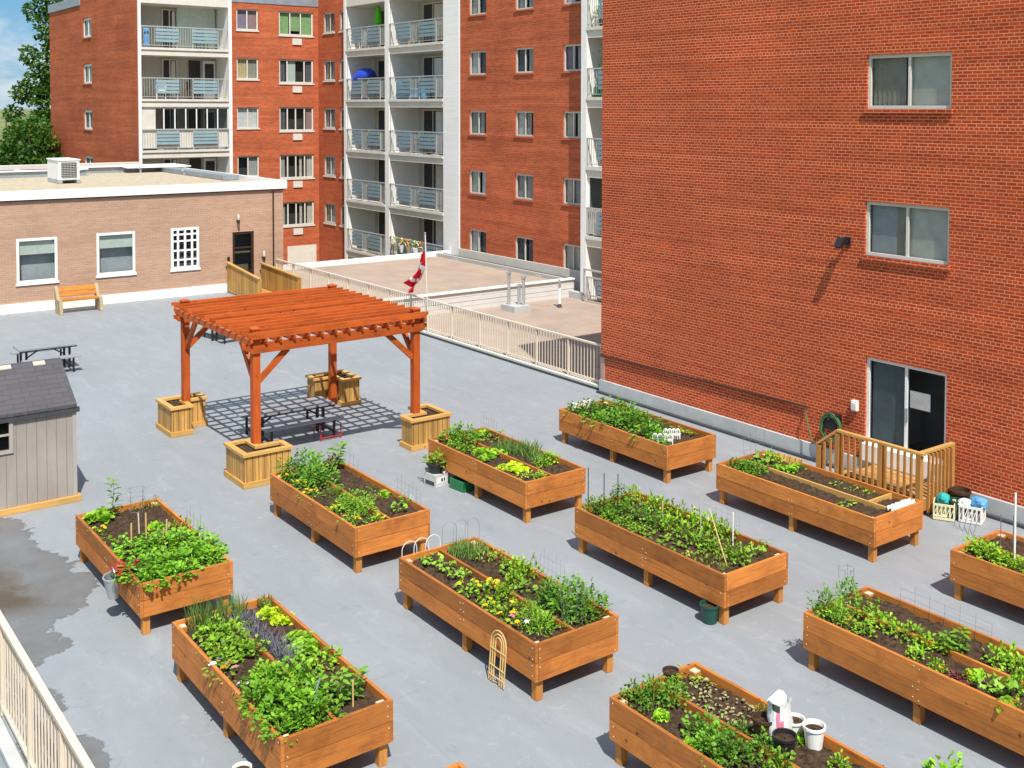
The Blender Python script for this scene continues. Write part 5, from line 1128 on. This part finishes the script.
for i,(x,y,z,wd,h,lab) in enumerate(((-16.6,8.42,.6,.9,.45,'grey wire mesh standing behind tomatoes in the planter by the pergola'),(-14.6,8.47,.6,.7,.42,'thin wire mesh at the right end of the planter by the pergola'),(-16.9,11.5,.6,.5,.4,'faint wire arches at far left of the planter with the green crate'),(-15.2,5.42,.6,.8,.4,'faint wire mesh along far side of the planter by the shed'),(-11.0,8.45,.6,.5,.45,'thin wire panel on far side of planter with cane trellis'),(-11.0,11.5,.6,.7,.4,'faint wire mesh on far side of planter with green pot'),(-7.4,11.48,.6,1.2,.32,'faint wire mesh along far side of the planter with orange flowers'))):
    t=thing('wire_mesh',lab,'plant support',(x,y,z))
    for k in range(7): MB().tube([(-wd/2+wd*k/6,0,0),(-wd/2+wd*k/6,.01,h*(.75+.25*((k*5)%3)/2))],.0018,4).build('upright',M['wire'],t)
    for f in (.45,.75): MB().tube([(-wd/2,0,h*f),(wd/2,0,h*f)],.0018,4).build('cross_wire',M['wire'],t)
# white lace edging fences
def lace(x,y,rz,wd,h,label):
    t=thing('lace_edging',label,'garden edging',(x,y,.57),rz); n=4
    for k in range(n):
        c=-wd/2+wd*(k+.5)/n; hw=wd/n*.5
        m=MB().tube([(c-hw,0,0)]+[(c-hw*math.cos(q),0,h*.62+h*.38*math.sin(q)) for q in np.linspace(0,math.pi,9)]+[(c+hw,0,0)],.012,6)
        m.bar((c,0,0),(c,0,h),.022,.014); m.bar((c-hw,0,h*.3),(c+hw,0,h*.62),.018,.012); m.bar((c+hw,0,h*.3),(c-hw,0,h*.62),.018,.012)
        m.build('picket',M['white'],t)
    MB().bar((-wd/2,0,.09),(wd/2,0,.09),.02,.02).build('rail',M['white'],t)
lace(-17.2,13.95,math.pi/2,.55,.2,'white lace edging at left end of the planter beside the red wall')
lace(-14.62,13.75,.75,.36,.19,'white lace edging, nearer of two, right end of wall planter')
lace(-14.75,14.1,.9,.30,.19,'white lace edging, farther of two, right end of wall planter')
# boards, cloth and tags
m=MB().add([(-12.75,14.56,.58),(-12.2,14.66,.58),(-12.2,14.69,.72),(-12.75,14.60,.74),(-12.75,14.58,.58),(-12.2,14.68,.58),(-12.2,14.71,.72),(-12.75,14.62,.74)],[(0,1,2,3),(7,6,5,4),(0,4,5,1),(1,5,6,2),(2,6,7,3),(3,7,4,0)])
tag(m.build('loose_board',M['pale_wood']),'short pale board propped at far left of the planter by the stair','board')
cl=MB(); rs=np.random.RandomState(4); nx,ny=14,12
cl.v=[(-10.10+.16*i/nx+.03*rs.rand(),14.04+.60*j/ny+.02*rs.rand(),.64+.03*math.sin(i*.9)+.03*rs.rand()-(.10*max(0,(i-11)/3))) for i in range(nx+1) for j in range(ny+1)]
cl.f=[(i*(ny+1)+j,(i+1)*(ny+1)+j,(i+1)*(ny+1)+j+1,i*(ny+1)+j+1) for i in range(nx) for j in range(ny)]; cl.m=[0]*len(cl.f)
tag(cl.build('frost_cloth',M['whitecloth'],smooth=True),'crumpled white frost cloth at right end of the planter by the stair','cloth')
for i,(x,y,lab) in enumerate(((-15.0,5.38,'white paper tag on far rim of the planter by the shed'),(-14.75,5.36,'second white paper scrap on far rim of planter by shed'),(-14.6,8.50,'small white tag on far rim of planter by the pergola'))):
    m=MB().add([(-.05,0,0),(.05,0,0),(.06,.02,.11),(-.04,.02,.12),(-.05,.006,0),(.05,.006,0),(.06,.026,.11),(-.04,.026,.12)],[(0,1,2,3),(7,6,5,4),(0,4,5,1),(1,5,6,2),(2,6,7,3),(3,7,4,0)])
    tag(m.build('paper_tag',M['paper'],None,(x,y,.63)),lab,'tag')

# ------------------------------------------------------------------ pots, buckets, crates
def pot(x,y,z,r,h,mat,label,name='plant_pot',cat='pot',soil=True,tilt=(0,0)):
    t=thing(name,label,cat,(x,y,z)); t.rotation_euler=(tilt[0],tilt[1],0)
    m=MB().lathe([(r*.74,.0),(r*.95,h*.86),(r*.95,h*.88),(r*1.06,h*.88),(r*1.06,h),(r*.93,h),(r*.88,h*.8)],(0,0,0),20,cap=False)
    n=20; m.f.append(tuple(range(n-1,-1,-1))); m.m.append(0)
    m.build('body',M[mat],t,smooth=False)
    if soil: MB().lathe([(r*.90,h*.80),(r*.5,h*.84),(.01,h*.83)],(0,0,0),16,cap=False).build('soil',M['soil'],t)
    return t
pot(-10.02,10.28,.004,.125,.24,'green_pl','dark green plant pot standing on the deck at a planter corner')
pot(-8.40,8.04,.575,.085,.15,'brown_pl','small brown pot at left end of planter with white buckets',soil=True)
pot(-7.08,8.0,.585,.105,.23,'brown_pl','tall dark brown pot left of the torn soil bag')
pot(-6.78,7.96,.585,.11,.21,'blackpl','black plant pot in front of the torn soil bag')
pot(-6.98,8.33,.585,.105,.15,'white','white bucket holding dark soil behind the soil bag','bucket','bucket')
pot(-6.72,8.31,.585,.105,.21,'white','white plain bucket, rightmost container in its planter','bucket','bucket')
pot(-10.35,14.0,.004,.10,.12,'metal','small grey pot under right end of planter by the stair')
pot(-10.35,4.12,.004,.09,.16,'white','white pot on deck at the very bottom edge beside lavender planter')
# torn soil bag
rs=np.random.RandomState(9); bm=MB(); n=20; prof=[(.15,0),(.17,.08),(.172,.18),(.168,.28),(.155,.36),(.168,.43)]
for r_,z in prof:
    for k in range(n):
        a=2*math.pi*k/n; q=1+.10*math.sin(a*5+z*20)+.05*rs.randn(); bm.v.append((r_*q*math.cos(a)*.75,r_*q*math.sin(a)*1.1,z+.03*math.sin(a*3)*(z/.4)))
for i in range(len(prof)-1):
    for k in range(n):
        bm.f.append((i*n+k,i*n+(k+1)%n,(i+1)*n+(k+1)%n,(i+1)*n+k)); bm.m.append(1 if (i==2 and k in (17,18)) or (i==3 and k==17) else (2 if i==4 and k in (16,17,3) else 0))
bm.f.append(tuple(range(n-1,-1,-1))); bm.m.append(0)
o=bm.build('soil_bag',[M['paper'],M['pink'],M['darkgrey']],None,(-6.99,8.13,.58),smooth=True); o.scale=(.75,.75,.95); tag(o,'torn white soil bag with pink print standing among pots','bag')
# bucket and watering can on the shed-side planter
b=thing('hanging_bucket','grey metal bucket hanging on the near side of the planter by the shed','bucket',(-14.68,4.14,.32)); b.rotation_euler=(.12,.16,0); b.scale=(.92,.92,.98)
m=MB().lathe([(.075,0),(.11,.28),(.118,.29),(.118,.31),(.10,.31),(.07,.02)],(0,0,0),18,cap=False); m.f.append(tuple(range(17,-1,-1))); m.m.append(0); m.build('body',M['metal'],b)
MB().tube([(-.11,0,.30)]+[(-.11*math.cos(q),.03,.30+.12*math.sin(q)) for q in np.linspace(.3,2.8,7)]+[(.11,0,.30)],.006,6).build('handle',M['metal'],b)
c=thing('watering_can','small red watering can resting on the grey bucket','watering can',(-14.60,4.19,.625)); c.scale=(.85,.85,.85); c.rotation_euler=(0,.2,1.2)
MB().lathe([(.085,0),(.10,.03),(.09,.13),(.06,.16),(.02,.17)],(0,0,0),16).build('body',M['red'],c,smooth=True)
MB().tube([(.06,0,.05),(.16,.02,.13),(.22,.03,.22)],.016,8).build('spout',M['red'],c); MB().lathe([(.03,.2),(.045,.235),(.03,.245)],(.22,.03,0),10).build('rose',M['red'],c)
MB().tube([(-.06,0,.13),(-.14,0,.17),(-.15,0,.09),(-.085,0,.04)],.010,7).build('handle',M['red'],c); MB().tube([(-.05,0,.14),(0,0,.24),(.05,0,.15)],.010,7).build('top_handle',M['red'],c)
f_=thing('hand_fork','blue grey hand fork stuck in soil at right end of lavender planter','hand tool',(-10.15,4.75,.62))
for k in range(5): MB().tube([(-.08+.04*k,0,0),(-.08+.04*k,.03,.10),(-.03+.015*k,.06,.15)],.006,5).build('tine',M['flash'],f_)
MB().tube([(0,.06,.15),(0,.11,.28)],.012,6).build('handle',M['flash'],f_)
# carton with black pot and green crate beside the lettuce planter
t=thing('printed_carton','grey and white carton on the deck under a black planted pot','carton',(-16.66,10.22,.004),.15)
MB().box((-.16,-.14,0),(.16,.14,.22)).build('box',M['cardboard'],t)
MB().box((.161,-.11,.07),(.163,.10,.17)).build('printed_panel',M['paper'],t); MB().box((.1635,-.02,.09),(.165,.02,.15)).box((.1635,.04,.09),(.165,.07,.15)).build('print_mark',M['darkgrey'],t)
MB().box((-.12,-.144,.03),(.12,-.141,.10)).build('side_print',M['darkgrey'],t)
pot(-16.66,10.22,.226,.165,.17,'blackpl','black pot of bright greens standing on the printed carton')
o=thing('leafy_vegetable','x','leaf vegetable',(-16.66,10.22,.36)); link('foliage',MESH['leafy'][2],o); o.scale=(1.05,1.05,1.2); tag(o,'bright leafy greens growing in the black pot on the carton','leaf vegetable')
t=thing('green_crate','bright green plastic crate half under the lettuce planter','crate',(-16.2,10.5,.004),.1)
def crate(t,w,d,h,mat,lat=True):
    MB().box((-w/2,-d/2,0),(w/2,d/2,.015)).build('base',M[mat],t)
    for ax in (0,1):
        for s_ in (-1,1):
            m=MB(); L=w if ax==0 else d; o=(d if ax==0 else w)/2*s_
            def bx(a,b,z0,z1):
                if ax==0: m.box((a,o-.008,z0),(b,o+.008,z1))
                else: m.box((o-.008,a,z0),(o+.008,b,z1))
            e=L/2-(.009 if ax else 0)
            bx(-e,e,h-.035,h); bx(-e,e,.015,.045)
            n=5
            for k in range(n+1):
                c=-e+2*e*k/n; bx(max(-e,c-.012),min(e,c+.012),.046,h-.036)
            if lat:
                for k in range(n):
                    c0=-e+2*e*k/n; c1=-e+2*e*(k+1)/n
                    p0=(c0,o,.05) if ax==0 else (o,c0,.05); p1=(c1,o,h-.04) if ax==0 else (o,c1,h-.04); m.bar(p0,p1,.010,.012)
            else: bx(-e,e,.046,h-.036)
            m.build('side',M[mat],t)
crate(t,.38,.3,.18,'green_crate',lat=False)
t=thing('milk_crate','pale yellow lattice milk crate on the deck beside the stair foot','crate',(-10.33,15.98,.004),.5); crate(t,.32,.32,.27,'cream_pl')
def lump(x,y,z,rx,ry,rz,mat,name,label,cat,seed):
    rs=np.random.RandomState(seed); m=MB(); n=14; R_=7
    for i in range(R_+1):
        th=math.pi*i/R_
        for k in range(n):
            a=2*math.pi*k/n; q=1+.18*math.sin(a*3+i)+.08*rs.randn(); m.v.append((rx*math.sin(th)*math.cos(a)*q,ry*math.sin(th)*math.sin(a)*q,rz*(1-math.cos(th))*.5*2))
    for i in range(R_):
        for k in range(n): m.f.append((i*n+k,i*n+(k+1)%n,(i+1)*n+(k+1)%n,(i+1)*n+k)); m.m.append(0)
    return tag(m.build(name,M[mat],None,(x,y,z)),label,cat)
lump(-10.36,16.0,.2,.10,.10,.10,'teal','teal_bag','teal plastic bag bulging out of the pale yellow crate','bag',1)
t=thing('milk_crate','white lattice crate next to the pale yellow one by the red wall','crate',(-9.98,16.22,.004),.35); crate(t,.34,.34,.28,'whitewire')
lump(-9.90,16.28,.20,.15,.12,.10,'lightblue','blue_bag','light blue and white plastic bag lying over the white crate','bag',2)
lump(-10.05,16.12,.2,.10,.10,.085,'paper','white_bag','white plastic bag filling the white lattice crate','bag',3)
pot(-10.35,16.45,.004,.17,.36,'brown_pl','stack of large brown pots against the wall behind the crates')
pot(-10.22,16.12,.004,.11,.3,'green_pl','dark green pot wedged between the two lattice crates')
m=MB()
for k in range(5): m.tube([(-10.0+.10*k,15.75-.03*k,.02),(-9.98+.10*k,15.78,.34)],.005,5)
tag(m.build('wire_basket',M['wire']),'thin wire stand on the deck in front of the crates','wire stand')
stake(-6.25,8.7,.5,'black','thin black wire hook near the bottom edge right of the buckets',.006,(.03,0),.0)
# dead leaves littering one bed
g=LV(); rs=np.random.RandomState(5); n=230; x=rs.uniform(-8.3,-6.9,n); y=rs.uniform(7.9,8.35,n); a=rs.uniform(0,6.28,n)
g.leaves(rs,np.stack([x,y,.60+0*x+rs.uniform(0,.03,n)],1),np.stack([np.cos(a),np.sin(a),rs.uniform(-.1,.3,n)],1),.045,.03)
o=link('leaf_litter',g.mesh('leaf_litter',leafmat('dry_leaf',(.20,.17,.06),(.42,.38,.20),.1))); struct(o,'stuff')

# ------------------------------------------------------------------ clutter on the balconies
def balcony_chair(x,y,z,rz,mat,label):
    t=thing('balcony_chair',label,'chair',(x,y,z),rz,None); m=M[mat]
    MB().box((-.24,-.24,.40),(.24,.24,.44)).build('seat',m,t); MB().box((-.24,.20,.45),(.24,.24,.92)).build('backrest',m,t)
    for a in (-.21,.21):
        for b in (-.21,.21): MB().cbox((a,b,.2),(.035,.035,.396)).build('leg',m,t)
    for a in (-.24,.24): MB().box((a-.02,-.22,.62),(a+.02,.2,.65)).build('armrest',m,t)
balcony_chair(-51.9,27.6,9.65,.4,'white','white chair on the top balcony with the lime parasol')
balcony_chair(-46.6,27.6,4.45,-.3,'black','black chair on a middle right balcony without any parasol')
balcony_chair(-51.2,27.6,4.45,.2,'brown_pl','brown chair on a middle left balcony under the blue parasol')
balcony_chair(-46.9,27.6,9.65,.1,'bench_end','tan chair on the top right balcony beside the white pier')
balcony_chair(-57.8,19.0,7.05,1.2,'white','white chair behind railing of the left stack, second balcony down')
balcony_chair(-57.9,21.2,9.65,1.7,'black','dark chair on the top balcony of the left stack')
balcony_chair(-57.8,20.6,7.05,1.5,'brown_pl','brown chair on the left stack, second balcony down')
def potted(x,y,z,h,label,mesh='tomato',sc=1.2):
    t=thing('potted_shrub',label,'potted plant',(x,y,z)); MB().lathe([(.12,0),(.18,.28),(.17,.30)],(0,0,0),12).build('pot',M['brown_pl'],t)
    o=link('foliage',MESH[mesh][1],t,(0,0,.28)); o.scale=(sc,sc,h/.4)
potted(-31.75,26.95,7.05,1.5,'tall dark shrub on the balcony beside the red building',sc=1.3)
potted(-31.9,26.85,9.65,.7,'small dark shrub on upper balcony beside the red building')
potted(-45.0,27.3,4.45,.7,'dark potted shrub at right end of a middle balcony')
potted(-49.3,27.3,4.45,.6,'dark potted shrub at right end of a middle left balcony')
potted(-44.2,27.4,9.65,.5,'dark potted shrub at right end of the top right balcony')
b_=MB().box((-32.2,26.62,7.06),(-31.85,26.9,7.42)); tag(b_.build('green_tub',M['green_crate'],bevel=.03),'green tub on the balcony beside the red building','tub')
# ------------------------------------------------------------------ trees and far country
def crown(rs,n,lobes,L,W,mat,parent,name='crown'):
    g=LV(); tot=sum(l[3]**2 for l in lobes)
    for (x,y,z,r,fz) in lobes:
        k=int(n*r*r/tot); p,d=dome(rs,k,1,1,.35,0); o=rs.normal(0,1,(k,3)); o/=np.linalg.norm(o,axis=1,keepdims=True)
        q=rs.uniform(.25,1.08,(k,1))**.5; cl=np.round(o*2.1+rs.normal(0,.16,(k,3)),0)/2.1   # leaves gather in clumps
        pos=(o*.45+cl*.55)*q*r; pos[:,2]*=fz
        g.leaves(rs,pos+np.array([[x,y,z]]),o+rs.normal(0,.6,(k,3)),L,W)
    o=link(name,g.mesh(name,M[mat]),parent); return o
def tree(name,label,x,y,z0,h,lobes,n,L,W,mat,seed,tr=.3):
    t=thing(name,label,'tree',(x,y,z0)); rs=np.random.RandomState(seed)
    m=MB().tube([(0,0,0),(.1,.05,h*.35),(-.1,.1,h*.65),(.05,0,h*.92)],tr,8,r2=tr*.25)
    for (lx,ly,lz,r,f) in lobes: m.tube([(0,0,max(.5,lz-r*1.6)),(lx*.5,ly*.5,lz-r*.6),(lx*.95,ly*.95,lz)],tr*.32,6,r2=tr*.06)
    m.build('trunk',M['bark'],t); crown(rs,n,lobes,L,W,mat,t)
tree('poplar_tree','tall airy tree reaching above the frame beside the apartment block',-82.0,*TREE1,-5,20,[(.6,.6,6,2.1,1.3),(.2,.3,9.2,1.9,1.1),(.6,.4,12,1.5,1.2),(.3,.4,14.5,1.25,1.2),(.5,.3,17,1.1,1.2),(.2,.2,19.4,1.0,1.1),(-.5,-.5,9.6,1.2,1),(-.3,-.4,13.3,1.0,1.1),(-1.2,-1.2,12.6,.75,.9),(-1.9,-1.7,11.2,.6,.8),(-.9,-.9,15.2,.6,1),(-.7,-.6,18.2,.6,1),(-1.3,-1.2,10,.8,.9)],13000,.26,.18,'lf_tree',21,.22)
tree('leafy_tree','dense bright green tree behind the hall roof, farthest left',-70,*TREE2,-5,10,[(0,0,7.5,1.9,1.0),(.6,.9,6,1.7,.9),(-.8,-1,6.3,1.7,.9)],7000,.3,.2,'lf_bush',22)
tree('leafy_tree','dark green round tree in front of the tall airy tree',-73,*TREE3,-5,11,[(0,0,8.6,2.0,1.0),(.4,.8,6.8,2.0,.9),(.2,-1.2,7.2,1.7,.9)],7500,.3,.2,'lf_tree',23)
tree('leafy_tree','green tree squeezed against the brick corner of the apartments',-76.5,*TREE4,-5,12,[(0,-.2,9.0,1.7,1.1),(.2,-.5,6.5,1.9,1)],5000,.3,.2,'lf_bush',24)
up=thing('utility_pole','distant wooden utility pole in the fields at far left','utility pole',(-300,*POLE,-5))
MB().tube([(0,0,0),(0,0,9.6)],.16,8).build('pole',M['bark'],up); MB().box((-.1,-1.2,8.7),(.1,1.2,8.9)).build('cross_arm',M['bark'],up)
g=LV(); rs=np.random.RandomState(31)
for k in range(420):
    t=k/420; yy=-520+700*t; xx=-980+60*math.sin(t*9); n=34; o=rs.normal(0,1,(n,3)); o/=np.linalg.norm(o,axis=1,keepdims=True); r=rs.uniform(3.5,7)
    g.leaves(rs,np.array([[xx,yy,r*.75]])+o*r*rs.uniform(.5,1,(n,1)),o,3.2,2.4)
fw=link('far_woodland',g.mesh('far_woodland',M['lf_far']),None,(0,0,-5)); struct(fw,'stuff')

# ------------------------------------------------------------------ sky, sun, camera
SUN=Vector((.62,-.245,1)).normalized(); EL=math.asin(SUN.z); AZ=math.atan2(SUN.x,SUN.y)
W=bpy.data.worlds.new('World'); SC.world=W; W.use_nodes=True; nt=W.node_tree; nt.nodes.clear()
out=nt.nodes.new('ShaderNodeOutputWorld'); bg=nt.nodes.new('ShaderNodeBackground'); nt.links.new(bg.outputs[0],out.inputs[0])
sky=N(nt,'TexSky',sky_type='NISHITA',sun_disc=False); sky.sun_elevation=EL; sky.sun_rotation=AZ; sky.air_density=1.0; sky.dust_density=.1; sky.ozone_density=3
tc=N(nt,'TexCoord'); mp=N(nt,'Mapping'); mp.inputs['Scale'].default_value=(2.2,2.2,7.5); mp.inputs['Location'].default_value=(.35,.1,.2); nt.links.new(tc.outputs['Generated'],mp.inputs[0])
n=N(nt,'TexNoise',i_Scale=2.6,i_Detail=8,i_Roughness=.56,i_Distortion=.3); nt.links.new(mp.outputs[0],n.inputs[0])
fac=ramp(nt,n.outputs[0],[(.44,(0,0,0)),(.60,(.85,.85,.85))])
hs=N(nt,'HueSaturation',i_Saturation=1.5,i_Value=1.0); nt.links.new(sky.outputs[0],hs.inputs['Color']); blu=mix(nt,.6,hs.outputs[0],(4.5,10.5,17)); c=mix(nt,fac,blu,(17,17.3,17.6)); nt.links.new(c,bg.inputs[0]); bg.inputs[1].default_value=SKY
sl=bpy.data.lights.new('sun','SUN'); sl.energy=SUNE; sl.angle=rad(.53); sl.color=(1,.955,.88); so=bpy.data.objects.new('sun',sl); COL.objects.link(so); so.location=(20,-10,40); so.rotation_euler=SUN.to_track_quat('Z','Y').to_euler()
cam=bpy.data.cameras.new('camera'); co=bpy.data.objects.new('camera',cam); COL.objects.link(co)
Rv,Uv,Fv=[Vector(v) for v in CAMV]
co.matrix_world=Matrix(((Rv.x,Uv.x,-Fv.x,0),(Rv.y,Uv.y,-Fv.y,0),(Rv.z,Uv.z,-Fv.z,CAMH),(0,0,0,1)))
cam.sensor_width=36; cam.lens=FPX/1024*36; cam.shift_x=(512-CXP)/1024; cam.shift_y=(CYP-384)/1024; cam.clip_start=.1; cam.clip_end=20000
SC.camera=co
SC.view_settings.view_transform='Standard'; SC.view_settings.look='None'; SC.view_settings.gamma=1; SC.view_settings.use_curve_mapping=False; SC.view_settings.exposure=EXPO
SC.render.engine='CYCLES'; SC.cycles.max_bounces=6; SC.cycles.diffuse_bounces=3; SC.cycles.transparent_max_bounces=12; SC.cycles.use_denoising=True
SC.render.resolution_x=1024; SC.render.resolution_y=768
